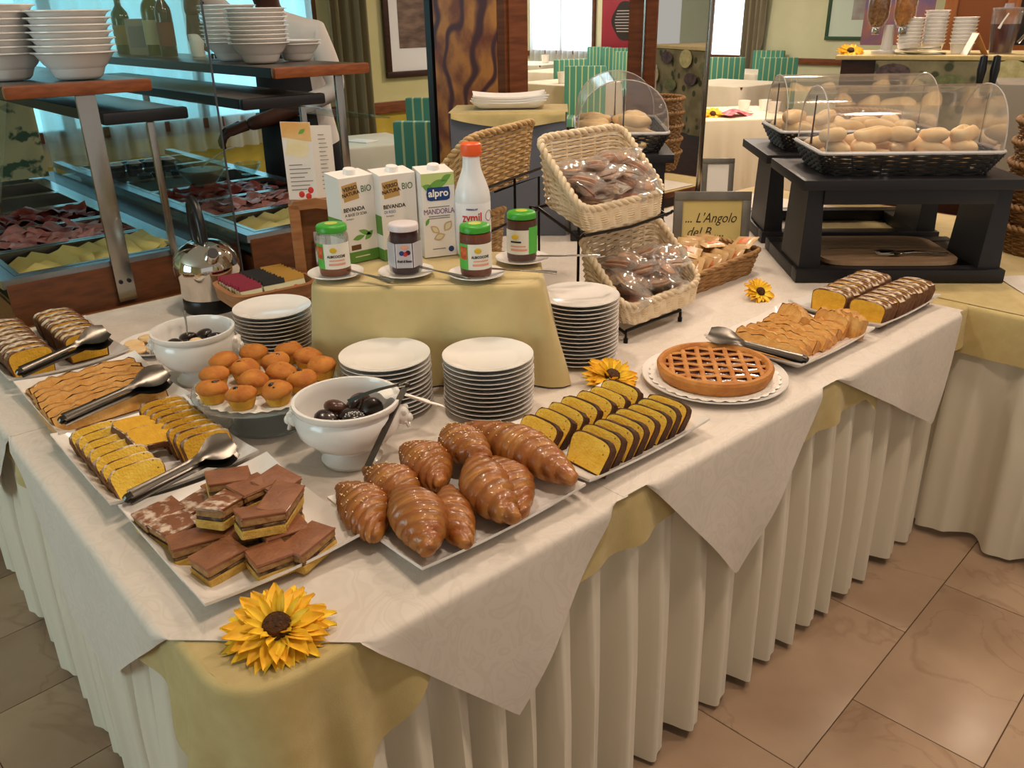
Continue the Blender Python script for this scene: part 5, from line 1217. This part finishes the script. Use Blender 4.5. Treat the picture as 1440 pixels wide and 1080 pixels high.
post(.612, 1.715, .86, 1.252, .02, 'slim steel post carrying the dark lower shelf by the near unit')
post(1.115, 1.74, .876, 1.255, .02, 'slim steel post carrying the dark lower shelf behind the kettle')
post(1.27, 1.76, .876, 1.343, .03, 'steel post carrying the upper shelf behind the menu card'); post(.45, 3.3, .80, 1.336, .04, 'far steel post of the near cold buffet unit'); post(1.2, 3.4, .80, 1.255, .03, 'far steel post of the unit behind the kettle')
def pane(label, verts, name):
    mb = MB(); mb.v = [tuple(v) for v in verts]; mb.face([0, 1, 2, 3]); k = mb.mesh('glass_pane', GLASS, 0)
    o = put(name, k); so = o.modifiers.new('thick', 'SOLIDIFY'); so.thickness = .005; return tag(o, label, 'glass')
pane('upright glass pane dividing the two cold buffet units', [(.735, 1.52, .753), (.735, 3.4, .832), (.735, 3.4, 1.72), (.735, 1.52, 1.72)], 'glass_partition')
MB_ = MB().tube([(.735, 1.52, .753), (.735, 1.52, 1.72)], .003, 6); tag(MB_.build('partition_edge_strip', M('edge_grey', '50545a', .3, .5)), 'thin grey edge strip on the dividing glass pane', 'strip')
pane('sloping glass guard along the near cold buffet unit', [(.16, 1.76, .95), (.16, 3.4, .95), (.27, 3.4, 1.33), (.27, 1.76, 1.33)], 'sneeze_guard')
pane('glass shelf jutting out behind the menu card', [(1.28, 1.80, 1.20), (1.52, 1.84, 1.175), (1.54, 2.5, 1.175), (1.28, 2.5, 1.20)], 'glass_shelf')
VINE = M('vine_panel', 'c2b98c', .6, col2='46604a', scale=13, lo=.54, hi=.6)
tag(MB().box(.35, .715, 3.42, 3.45, .88, 1.25).build('painted_panel', VINE, smooth=0), 'cream panel painted with green vine leaves in the cold buffet', 'panel')
# bowls on the shelves
def bowls(x, y, z, n, label, group, s=1.0, step=.0195):
    for i in range(n): tag(put('white_bowl', bowl_m, None, (x+ru(-.002, .002), y+ru(-.002, .002), z+i*step*s), ru(0, 6), (s, s, s)), label if i < n-1 else 'topmost '+label, 'bowl', group if i < n-1 else None)
bowls(.488, 1.85, 1.371, 7, 'white bowl in the stack at the end of the near upper shelf', 'bowls at the near shelf end', step=.0175)
bowls(.335, 1.98, 1.371, 8, 'white bowl in the stack set back on the near upper shelf', 'bowls set back on the near shelf', 1.0, .0175)
bowls(1.135, 2.03, 1.378, 9, 'white bowl in the stack at the end of the shelf behind the kettle', 'bowls at the shelf end behind the kettle', .92, .0145)
bowls(1.16, 2.30, 1.378, 10, 'white bowl in the rear stack on the shelf behind the kettle', 'rear bowls behind the kettle', .92, .0145)
bowls(1.30, 2.08, 1.378, 2, 'white bowl in the stack of two below the leaning person', 'two bowls below the leaning person', .8, .014)
# bottles and jars on the shelf behind the kettle
def bottle(x, y, r, h, body, label, neck=True, lab=None, cap=None, name='bottle'):
    t = thing(name, label, 'bottle', (x, y, 1.3755)); nr = r*.36
    MB().lathe([(0, 0), (r*.95, 0), (r, .005), (r, h*.6), (r*.9, h*.68), (nr, h*.8), (nr, h*.97), (0, h*.97)] if neck else [(0, 0), (r, 0), (r, h*.8), (r*.8, h*.86), (0, h*.86)], 24).build('body', body, t)
    if lab: MB().lathe([(r+.0006, h*.15), (r+.0006, h*.48)], 24).build('label', lab, t)
    MB().lathe([(0, 0), (nr*1.15 if neck else r*.85, 0), (nr*1.15 if neck else r*.85, h*.1), (0, h*.1)], 16).build('cap', cap or BLACK, t, (0, 0, h*.92 if neck else h*.86))
OLIVE = M('olive_glass', '3f4a18', .1, coat=.5); DKR = M('dark_vinegar', '2a1010', .1, coat=.5); GRN = M('green_glass', '1f4a38', .1, coat=.5)
bottle(1.2, 3.55, .04, .26, GRN, 'dark green bottle on the shelf beside the pale carton', lab=M('tan_label', '8a7a4a', .6))
bottle(1.2, 3.15, .042, .30, OLIVE, 'olive oil bottle with pale label on the shelf', lab=M('oil_label', 'b9b08a', .6))
bottle(1.19, 2.99, .034, .28, DKR, 'dark red vinegar bottle on the shelf', lab=M('vin_label', '6a2a20', .6))
t = thing('bread_stick_box', 'pale packet leaning between the green bottle and the oil', 'packet', (1.2, 3.32, 1.3755), R(-30)); MB().rbox(-.055, .055, -.03, .03, 0, .15, .004).build('packet', M('pale_packet', '9a9a90', .5), t); MB().box(-.045, .045, -.0312, -.0302, .03, .12).build('label', M('packet_label', '7d8086', .5), t, smooth=0)
t = thing('glass_jar', 'small glass jar with black lid beside the bowls', 'jar', (1.2, 2.53, 1.3755)); MB().lathe([(0, 0), (.028, 0), (.028, .06), (.024, .066), (0, .066)], 20).build('glass', GLASS, t); MB().lathe([(0, .002), (.025, .002), (.025, .02), (0, .02)], 20).build('pepper', FILL, t); MB().lathe([(0, .066), (.027, .066), (.027, .086), (0, .086)], 20).build('lid', BLACK, t)
# things on the cooled deck
t = thing('yoghurt_bowl', 'large glass bowl of yoghurt under the reaching hand', 'bowl', (1.13, 2.70, .877)); MB().lathe([(0, .002), (.05, .002), (.09, .05), (.105, .10), (.102, .10), (.086, .05), (.048, .006), (0, .006)], 36).build('glass', GLASS, t); MB().lathe([(0, .008), (.05, .008), (.083, .05), (.088, .065), (0, .066)], 36).build('yoghurt', M('yoghurt', 'd6d2bc', .4), t)
t = thing('ladle', 'white plastic ladle standing in the yoghurt bowl', 'ladle', (1.13, 2.70, .95)); MB().tube([(0, 0, 0), (.05, -.02, .035), (.11, -.05, .07), (.13, -.06, .072)], [.008, .005, .005, .006], 8, flat=.5).build('handle', M('white_plastic', 'd9dde0', .4), t)
t = thing('glass_bowl', 'small glass bowl on the cooled deck behind the glass', 'bowl', (1.38, 2.80, .877)); MB().lathe([(0, 0), (.03, 0), (.055, .03), (.06, .05), (.057, .05), (.05, .03), (.028, .004), (0, .004)], 28).build('glass', GLASS, t)
rk = MB().lathe([(0, 0), (.032, 0), (.036, .055), (.033, .055), (.03, .006), (0, .006)], 24)
rkm = rk.mesh('ramekin', M('dark_ramekin', '2b2d36', .25), 50); rkt = MB().lathe([(0, .052), (.033, .05), (.025, .062), (0, .066)], 20).mesh('filling', M('white_cream', 'c4c8cf', .5), 60)
for i in range(4): o = tag(put('ramekin', rkm, None, (.93+.077*i, 3.16, .877)), 'dark ramekin with white topping on the cooled deck', 'ramekin', 'ramekins on the deck'); put('filling', rkt, o)
for o_, (x, y) in enumerate(((1.05, 2.98), (1.12, 2.95), (.98, 2.96))): tag(put('white_cup', rkm, None, (x, y, .877), 0, (.8, .8, .6)), 'low dark cup in front of the ramekins', 'cup', 'low cups')

# ================================================================ waiter reaching over the buffet
def person():
    t = thing('person', 'person in white shirt and black apron leaning over the cold buffet', 'person', (0, 0, 0))
    SKIN = M('dark_skin', '4a2c20', .5, sss=.05); SHIRT = M('white_shirt', 'd9d4d0', .8, bump=.3, bscale=18); APRON = M('black_apron', '17161a', .7); TROU = M('dark_trousers', '1a1a20', .8)
    J = [(1.72, 2.86, .95), (1.70, 2.83, 1.12), (1.66, 2.81, 1.30), (1.62, 2.80, 1.44), (1.58, 2.775, 1.52), (1.545, 2.75, 1.58),   # pelvis .. neck
         (1.525, 2.73, 1.66), (1.535, 2.735, 1.74),                                                                              # head
         (1.715, 2.66, 1.46), (1.765, 2.60, 1.22), (1.50, 2.745, 1.115), (1.40, 2.80, 1.085),                                     # left arm
         (1.50, 2.95, 1.48), (1.34, 3.00, 1.66), (1.262, 2.865, 1.53),                                                            # right arm
         (1.80, 2.78, .90), (1.79, 2.78, .5), (1.82, 2.78, .09), (1.70, 2.96, .90), (1.70, 2.96, .5), (1.73, 2.96, .09), (1.72, 2.70, .04), (1.63, 2.90, .04)]
    E_ = [(0, 1), (1, 2), (2, 3), (3, 4), (4, 5), (5, 6), (6, 7), (3, 8), (8, 9), (9, 10), (10, 11), (3, 12), (12, 13), (13, 14), (0, 15), (15, 16), (16, 17), (0, 18), (18, 19), (19, 20), (17, 21), (20, 22)]
    rad = [(.15, .12), (.14, .11), (.16, .115), (.15, .10), (.06, .055), (.05, .05), (.085, .075), (.075, .07), (.062, .06), (.048, .048), (.036, .036), (.03, .03), (.06, .06), (.045, .045), (.033, .033), (.09, .085), (.062, .062), (.045, .045), (.09, .085), (.062, .062), (.045, .045), (.04, .03), (.04, .03)]
    me = bpy.data.meshes.new('body'); me.from_pydata(J, E_, []); o = put('body', me, t)
    sk = o.modifiers.new('skin', 'SKIN'); sv = me.skin_vertices[0].data
    for v, r in zip(sv, rad): v.radius = r
    sv[0].use_root = True
    ss = o.modifiers.new('sub', 'SUBSURF'); ss.levels = ss.render_levels = 2
    dg = bpy.context.evaluated_depsgraph_get(); m2 = bpy.data.meshes.new_from_object(o.evaluated_get(dg)); o.modifiers.clear(); o.data = m2; m2.name = 'body'
    m2.materials.clear()
    for m in (SKIN, SHIRT, TROU): m2.materials.append(m)
    for p in m2.polygons:
        c = p.center; p.use_smooth = True
        la = c.y < 2.80 and c.z < 1.20 and c.x < 1.60; ra = c.x < 1.36 and c.y > 2.80
        p.material_index = 2 if c.z < .98 else 0 if (c.z > 1.53 and c.x < 1.62 and not (c.y > 2.86 and c.x > 1.36)) or la or ra else 1
    # apron bib, wrapped slightly in front of the shirt
    f = Vector((-.8, -.6, 0)); s = Vector((.6, -.8, 0))
    ap = MB(); ap.grid(lambda a, b: Vector((1.69, 2.85, 0))+s*(.17-.05*b)*(a-.5)*2+f*(.135-.055*(2*a-1)**2-.0*b)+f*.05*b+Vector((0, 0, .5+.98*b)), 10, 12); ap.build('apron', APRON, t, smooth=80)
    # face and ears
    fc = MB()
    for e in (-1, 1): fc.ball(Vector((1.525, 2.73, 1.675))+f*.068+s*.03*e, (.011, .011, .008), 8)
    fc.build('eyes', M('eye_white', 'c9c4bc', .3), t)
    n = MB(); n.ball(Vector((1.525, 2.73, 1.645))+f*.082, (.016, .016, .02), 8); n.build('nose', SKIN, t); mo = MB(); mo.ball(Vector((1.53, 2.735, 1.605))+f*.070, (.022, .022, .008), 8); mo.build('mouth', M('lips', '5a2a24', .5), t)
    for e in (-1, 1): MB().ball(Vector((1.53, 2.735, 1.65))+s*.082*e, (.012, .012, .028), 8).build('ear', SKIN, t)
    MB().ball((1.55, 2.75, 1.715), (.092, .09, .075), 16).build('hair', M('black_hair', '0f0c0b', .8, bump=.5, bscale=200), t)
    MB().tube([Vector((1.555, 2.757, 1.535))+s*.06*math.cos(q)+f*.06*math.sin(q) for q in [2*PI*i/20 for i in range(20)]], .014, 6, loop=True).build('collar', SHIRT, t)
    def hand(wr, d, spread, mt, curl):
        h = MB(); d = Vector(d).normalized(); sp = (Vector(spread)-d*Vector(spread).dot(d)).normalized(); dn = d.cross(sp)
        if dn.z > 0: dn = -dn
        rings = []
        for k, (l, w, th) in enumerate(((-.02, .026, .022), (.02, .034, .018), (.05, .040, .016), (.075, .039, .014))):
            c = Vector(wr)+d*l; rings.append([c+sp*w*math.cos(q)+dn*th*math.sin(q) for q in [2*PI*i/12 for i in range(12)]])
        h.loft(rings)
        for k, L in enumerate((.062, .072, .068, .052)):
            b = Vector(wr)+d*.07+sp*(.028-.0187*k); h.tube([b, b+d*L*.4+dn*.012*curl, b+d*L*.72+dn*.036*curl, b+d*L*.8+dn*.062*curl], [.0095, .009, .0082, .006], 7)
        b = Vector(wr)+d*.015+sp*.034; h.tube([b, b+d*.03+sp*.018+dn*.014, b+d*.055+sp*.016+dn*.034], [.0115, .0105, .007], 7)
        return h.build('hand', mt, t, smooth=70)
    hand((1.39, 2.805, 1.083), (-.85, .40, -.25), (.3, .5, .3), SKIN, 1)
    hand((1.262, 2.862, 1.515), (0, -.01, -1), (.6, -.8, 0), SKIN, .5)
    return t
person()
wt = MB().lathe([(0, 0), (.026, 0), (.03, .02), (.033, .06), (.028, .085), (.02, .088), (0, .08)], 14); wt.v = [(x*(1+.18*math.sin(z*120+x*90)), y*(1+.18*math.cos(z*100)), z) for x, y, z in wt.v]
tag(wt.build('cloth_napkin', PAPER, None, (1.262, 2.862, 1.3755), smooth=60), 'white crumpled napkin held on the shelf by the leaning person', 'napkin')
# ================================================================ back counter with cereals
CO = Vector((4.15, 1.5, 0)); CA = math.atan2(-.92, .39)
t = thing('bar_counter', 'tall counter with yellow cloth and fruit patterned front', 'counter', CO, CA)
FRUIT = M('fruit_fabric', '6b6448', .7, col2='8d8464', scale=9, speck='3a4028', sp_scale=14, sp_amt=.36)
MB().box(0, 2.2, .02, .6, 0, 1.27).build('body', DARKWOOD, t, smooth=0)
MB().rbox(-.03, 2.2, -.02, .62, 1.271, 1.292, .004).build('top', YELLOW, t)
MB().grid(lambda a, b: (.17+2.0*a, -.004-.012*math.sin(a*60)*b-.01, 1.268-.55*b), 90, 6).build('patterned_drape', FRUIT, t, smooth=80)
DK = [M('plum_print', '3a2a30', .6, col2='5a4a48', scale=40), M('lemon_print', 'a89c66', .6, col2='c2b888', scale=30), M('melon_print', '56603c', .6, col2='75784f', scale=30)]
for i in range(14):
    cx, cz, rx, rz_ = .26+.135*i+.03*math.sin(i*3), 1.215-.13*(i % 2)-.05*(i % 3 == 2), .082, .04+.02*(i % 3 == 1)
    MB().prism([(cx+rx*math.cos(q), cz+rz_*math.sin(q)) for q in [2*PI*k/20 for k in range(20)]], -.034, -.030).build('fruit_print', DK[i % 3], t, smooth=0)
cw = Matrix.Translation(CO) @ Matrix.Rotation(CA, 4, 'Z'); CZ = 1.2925
def on_counter(x, y): p = cw @ Vector((x, y, 0)); return (p.x, p.y, CZ)
CEREAL = [M('muesli', 'a9773a', .8, col2='7a4d20', scale=60, bump=1, bscale=80), M('cornflakes', 'd08a34', .8, col2='b06a20', scale=60, bump=1, bscale=80)]
def dispenser(x, y, label):
    t = thing('cereal_dispenser', label, 'dispenser', on_counter(x, y), CA)
    MB().lathe([(0, 0), (.075, 0), (.075, .012), (.03, .018), (.026, .1), (.026, .14), (0, .14)], 24).build('foot', M('dispenser_grey', 'bdb9b4', .3), t)
    for i, sx in enumerate((-1, 1)):
        MB().lathe([(0, .13), (.03, .14), (.05, .18), (.052, .42), (0, .42)], 24, (sx*.065, 0, 0)).build('cereal', CEREAL[i], t)
        MB().lathe([(.032, .125), (.055, .175), (.057, .45), (.05, .46), (0, .46)], 24, (sx*.065, 0, 0)).build('tube', PLASTIC, t)
        MB().rbox(sx*.065-.02, sx*.065+.02, -.045, .01, .095, .13, .004).build('spout', STEEL, t); MB().ball((sx*.065, -.05, .115), .013, 10).build('turn_knob', STEEL, t)
dispenser(.20, .22, 'twin tube cereal dispenser at the end of the counter'); dispenser(1.05, .3, 'twin tube cereal dispenser beyond the juice jug')
p = on_counter(.03, .1); sunflower(p[0], p[1], p[2]+.01, 1.0, (R(20), R(-25), 0), 'artificial sunflower on the end of the tall counter', 2)
sb_ = MB().lathe([(0, .004), (.045, .004), (.058, .05), (.066, .056), (.068, .055), (.0675, .052), (.061, .048), (.05, 0), (0, 0)], 28).mesh('cereal_bowl', WHITE, 50)
for x, y, n, lab, g in ((.305, .25, 8, 'white cereal bowl in the stack next to the dispenser', 'cereal bowls by the dispenser'), (.42, .30, 10, 'white cereal bowl in the tallest stack on the counter', 'cereal bowls in the tallest stack'), (.56, .28, 8, 'white cereal bowl in the stack behind the folded card', 'cereal bowls behind the card')):
    for i in range(n): q = on_counter(x, y); tag(put('cereal_bowl', sb_, None, (q[0], q[1], q[2]+.0175*i), ru(0, 6), (.92, .92, .92)), lab if i < n-1 else 'topmost '+lab, 'bowl', g if i < n-1 else None)
q = on_counter(.62, .12); t = thing('table_card', 'white folded card standing by the juice jug', 'card', q, CA+.3)
MB().prism([(-.05, 0), (-.012, .1), (-.010, .1), (-.048, 0)], -.045, .045).build('front_leaf', PAPER, t, smooth=0); MB().prism([(.05, 0), (-.012, .1), (-.010, .102), (.052, 0)], -.045, .045).build('back_leaf', M('card_back', 'c98a4a', .6), t, smooth=0)
q = on_counter(.74, .22); t = thing('juice_jug', 'clear jug of dark red juice with white ladle on the counter', 'jug', q, CA)
MB().lathe([(0, .004), (.05, .004), (.066, .14), (0, .14)], 28).build('juice', M('red_juice', '4a0f16', .1, coat=.6), t); MB().lathe([(.052, 0), (.068, .145), (.07, .2), (.075, .215)], 28).build('jug_glass', PLASTIC, t)
MB().lathe([(0, .235), (.02, .235), (.022, .218), (.07, .215), (.07, .208), (0, .208)], 24).build('lid', M('clear_lid', 'd6ccd2', .2, trans=.6, ior=1.2), t); MB().tube([(.068, 0, .19), (.105, 0, .18), (.11, 0, .11), (.07, 0, .05)], .008, 8).build('handle', PLASTIC, t)
MB().tube([(-.03, -.062, .12), (-.02, -.068, .15), (0, -.072, .19)], [.007, .004, .004], 6).build('stir_stick', PAPER, t)
q = on_counter(.37, .12); t = thing('napkin_bundle', 'silver and cream napkin bundle lying before the cereal bowls', 'napkins', q, CA)
MB().grid(lambda a, b: ((a-.5)*.24, (b-.5)*.1, .012+.014*math.sin(a*9+b*3)*math.sin(b*3)), 16, 8).build('napkin', M('napkin_cream', 'cfc3a0', .7), t, smooth=70); MB().tube([(-.1, 0, .02), (0, .02, .03), (.09, -.02, .035)], .006, 6).build('spoon', STEEL, t)
# beer-pull style juice taps beside the counter front
t = thing('juice_dispenser', 'grey juice machine with two black tap handles before the counter', 'machine', (3.415, .47, 0), CA)
MB().rbox(.02, .5, -.02, .35, 0, 1.24, .006).build('housing', M('machine_grey', '8a8378', .45), t)
for x in (-.05, -.005):
    MB().lathe([(0, 0), (.012, 0), (.017, .05), (.013, .1), (0, .105)], 14).build('tap_handle', BLACKP, t, (x, 0, 1.24)); MB().tube([(x, 0, 1.245), (x, 0, 1.19), (x+.03, .02, 1.185)], .009, 8).build('tap', CHROME, t)
# wooden cabinet behind the counter
t = thing('wall_cabinet', 'orange wooden cabinet frame behind the counter', 'cabinet', cw @ Vector((.45, 1.1, 0)), CA)
OW = M('orange_cabinet', 'b5723f', .45, col2='a2602f', scale=5, stretch=(8, 8, 1))
MB().box(.0, .07, 0, .05, 0, 2.6).build('post', OW, t, smooth=0); MB().box(.071, .33, .02, .05, 0, 2.6).build('panel', M('cabinet_panel', '94552c', .5), t, smooth=0); MB().box(.33, .40, -.02, .05, 0, 2.6).build('post', OW, t, smooth=0); MB().box(.401, 1.6, -.01, .03, 1.22, 1.30).build('rail', OW, t, smooth=0); MB().box(.401, 1.6, -.01, .03, 1.66, 1.76).build('rail', OW, t, smooth=0)
MB().box(.401, 1.6, .005, .03, 1.301, 1.659).build('black_board', M('board_black', '232022', .4), t, smooth=0)
t = thing('painting', 'violet and orange abstract picture behind the cereal dispenser', 'picture', cw @ Vector((.0, 1.15, 1.3)), CA); MB().box(0, .4, 0, .02, 0, .6).build('canvas', M('violet_canvas', '7a6a9a', .5, col2='c07a3a', scale=6), t, smooth=0)

# ================================================================ dining room
STRIPE = M('green_stripe', '4a9080', .8, wave=('b5c894', 4.6, 0, 'X', .88, .94), sheen=.2)
def make_chair(label, group):
    t = thing('dining_chair', label, 'chair', (0, 0, 0), 0, group)
    MB().rbox(-.23, .23, -.22, .22, .38, .47, .02).build('seat', STRIPE, t); MB().rbox(-.23, .23, .20, .26, .44, .98, .02).build('backrest', STRIPE, t)
    lm_ = MB().loft([[(-.015, -.015, 0), (.015, -.015, 0), (.015, .015, 0), (-.015, .015, 0)], [(-.022, -.022, .39), (.022, -.022, .39), (.022, .022, .39), (-.022, .022, .39)]]).mesh('leg', DARKWOOD, 0)
    for x in (-.19, .19):
        for y in (-.18, .2): put('leg', lm_, t, (x, y, 0))
    return t
ch0 = make_chair('green striped chair at the small table by the framed picture', 'chairs by the framed picture')
ch0.location = (3.34, 4.06, 0); ch0.rotation_euler = (0, 0, R(-50))
c = dup(ch0, (2.80, 3.20, 0), R(128)); c['label'] = 'green striped chair turned away beside the painted pillar'; c['group'] = ''
del c['group']; del ch0['group']
TCL = M('dining_cloth', 'd6d2c4', .8, col2='cfcab9', scale=6); TCW = M('dining_white', 'e6e4df', .8)
def dining_table(x, y, rz, s, label, seed, h=.76):
    t = thing('dining_table', label, 'table', (x, y, 0), rz)
    MB().rbox(-s/2, s/2, -s/2, s/2, h-.03, h-.004, .004).build('tabletop', WOODX, t)
    MB().loft([[(-.06, -.06, .0), (.06, -.06, 0), (.06, .06, 0), (-.06, .06, 0)], [(-.04, -.04, h-.03), (.04, -.04, h-.03), (.04, .04, h-.03), (-.04, .04, h-.03)]]).build('leg', DARKWOOD, t)
    cl = MB(); b = s/2; hanging(cl, [(-b, b), (-b, -b), (b, -b), (b, b), (-b, b)], lambda q, tt: .36+.05*math.sin(q*5+seed), .014, h, .04, 5, .012, wl=.33); cl.prism([(-b-.004, -b-.004), (b+.004, -b-.004), (b+.004, b+.004), (-b-.004, b+.004)], h-.002, h, plane='xy')
    tag(cl.build('tablecloth', TCL, None, (x, y, 0), (0, 0, rz), 60), 'pale cloth on the '+label, 'tablecloth')
dining_table(2.76, 4.02, R(-10), .56, 'small dining table by the framed picture', 1, .775)
tag(put('napkin', MB().rbox(-.06, .06, -.09, .09, 0, .006, .002).mesh('napkin', TCW), None, (2.72, 3.98, .776), .3), 'folded white napkin on the small table by the framed picture', 'napkin')
cupm = MB().lathe([(0, .004), (.03, .004), (.04, .07), (.043, .07), (.033, 0), (0, 0)], 20).mesh('cup', WHITE)
far = [(7.3, 6.6, 0, .9, 'dining table with a cup behind the painted pillar'), (9.9, 10.0, .2, 1.0, 'dining table by the far window next to the red board'), (8.3, 5.0, 0, .9, 'dining table before the narrow far window'), (10.05, 5.9, 0, .85, 'dining table by the grey drape'), (8.8, 8.2, .1, .9, 'dining table in the middle of the far room')]
for i, f_ in enumerate(far): dining_table(*f_[:2], f_[2], f_[3], f_[4], i)
for (x, y) in ((7.1, 6.5), (10.0, 9.8)): tag(put('cup', cupm, None, (x, y, .761), 0, (1.6, 1.6, 1.8)), 'white cup on the '+(far[0] if x < 8 else far[1])[4], 'cup')
fc_ = [((6.70, 5.78), -50, 'green striped chair behind the roll-top cover at the table with the cup'), ((7.9, 7.3), 160, 'green striped chair beyond the table with the cup'), ((9.1, 9.55), 110, 'green striped chair beside the far window table, seen from behind'), ((10.8, 9.5), -80, 'green striped chair between far window table and red board'), ((9.9, 10.9), 0, 'green striped chair against the far sheer curtain'), ((10.6, 8.9), -70, 'green striped chair below the red notice board'),
       ((8.95, 5.55), -60, 'green striped chair at the table before the narrow window'), ((9.28, 6.38), -60, 'green striped chair between two far tables'), ((10.82, 6.2), -75, 'green striped chair by the grey drape'), ((9.6, 5.2), 120, 'green striped chair turned to the drape table'), ((8.2, 8.8), 0, 'green striped chair at the middle table'), ((9.6, 7.9), -90, 'green striped chair beyond the middle table')]
for (x, y), a, lab in fc_: c = dup(ch0, (x, y, 0), R(a)); c['label'] = lab
# skirted serving table seen past the mirror
t = thing('serving_table', 'white draped serving table with sunflower beyond the black stands', 'table', (5.75, 3.3, 0), R(-35))
MB().rbox(-.45, .45, -.45, .45, .72, .745, .004).build('tabletop', WOODX, t); MB().rbox(-.05, .05, -.05, .05, 0, .72, .004).build('leg', DARKWOOD, t)
cl = MB(); b = .45; hanging(cl, [(-b, b), (-b, -b), (b, -b), (b, b), (-b, b)], lambda q, tt: .72, .02, .752, .02, 6, .025, wl=.14); cl.prism([(-b-.008, -b-.008), (b+.008, -b-.008), (b+.008, b+.008), (-b-.008, b+.008)], .749, .752, plane='xy')
tag(cl.build('tablecloth', M('serving_cloth', 'd9cfb6', .8), None, (5.75, 3.3, 0), (0, 0, R(-35)), 60), 'floor length cream cloth on the serving table with the sunflower', 'tablecloth')
sunflower(5.45, 3.2, .765, 1.3, (R(25), R(-20), 0), 'artificial sunflower on the draped serving table', 2)
t = thing('red_napkin', 'red patterned napkin on the draped serving table', 'napkin', (5.6, 3.12, .754)); MB().grid(lambda a, b: ((a-.5)*.3, (b-.5)*.2, .02+.025*math.sin(a*6)*math.sin(b*5+1)), 12, 8).build('cloth', M('red_cloth', 'b03a4a', .7, col2='d9808a', scale=30), t, smooth=70)
cupst = [(6.0, 3.0), (6.1, 3.15), (5.95, 3.25)]
for x, y in cupst: tag(put('cup', cupm, None, (x, y, .753), 0, (1.2, 1.2, 1.2)), 'white cup on the draped serving table', 'cup', 'cups on the serving table')
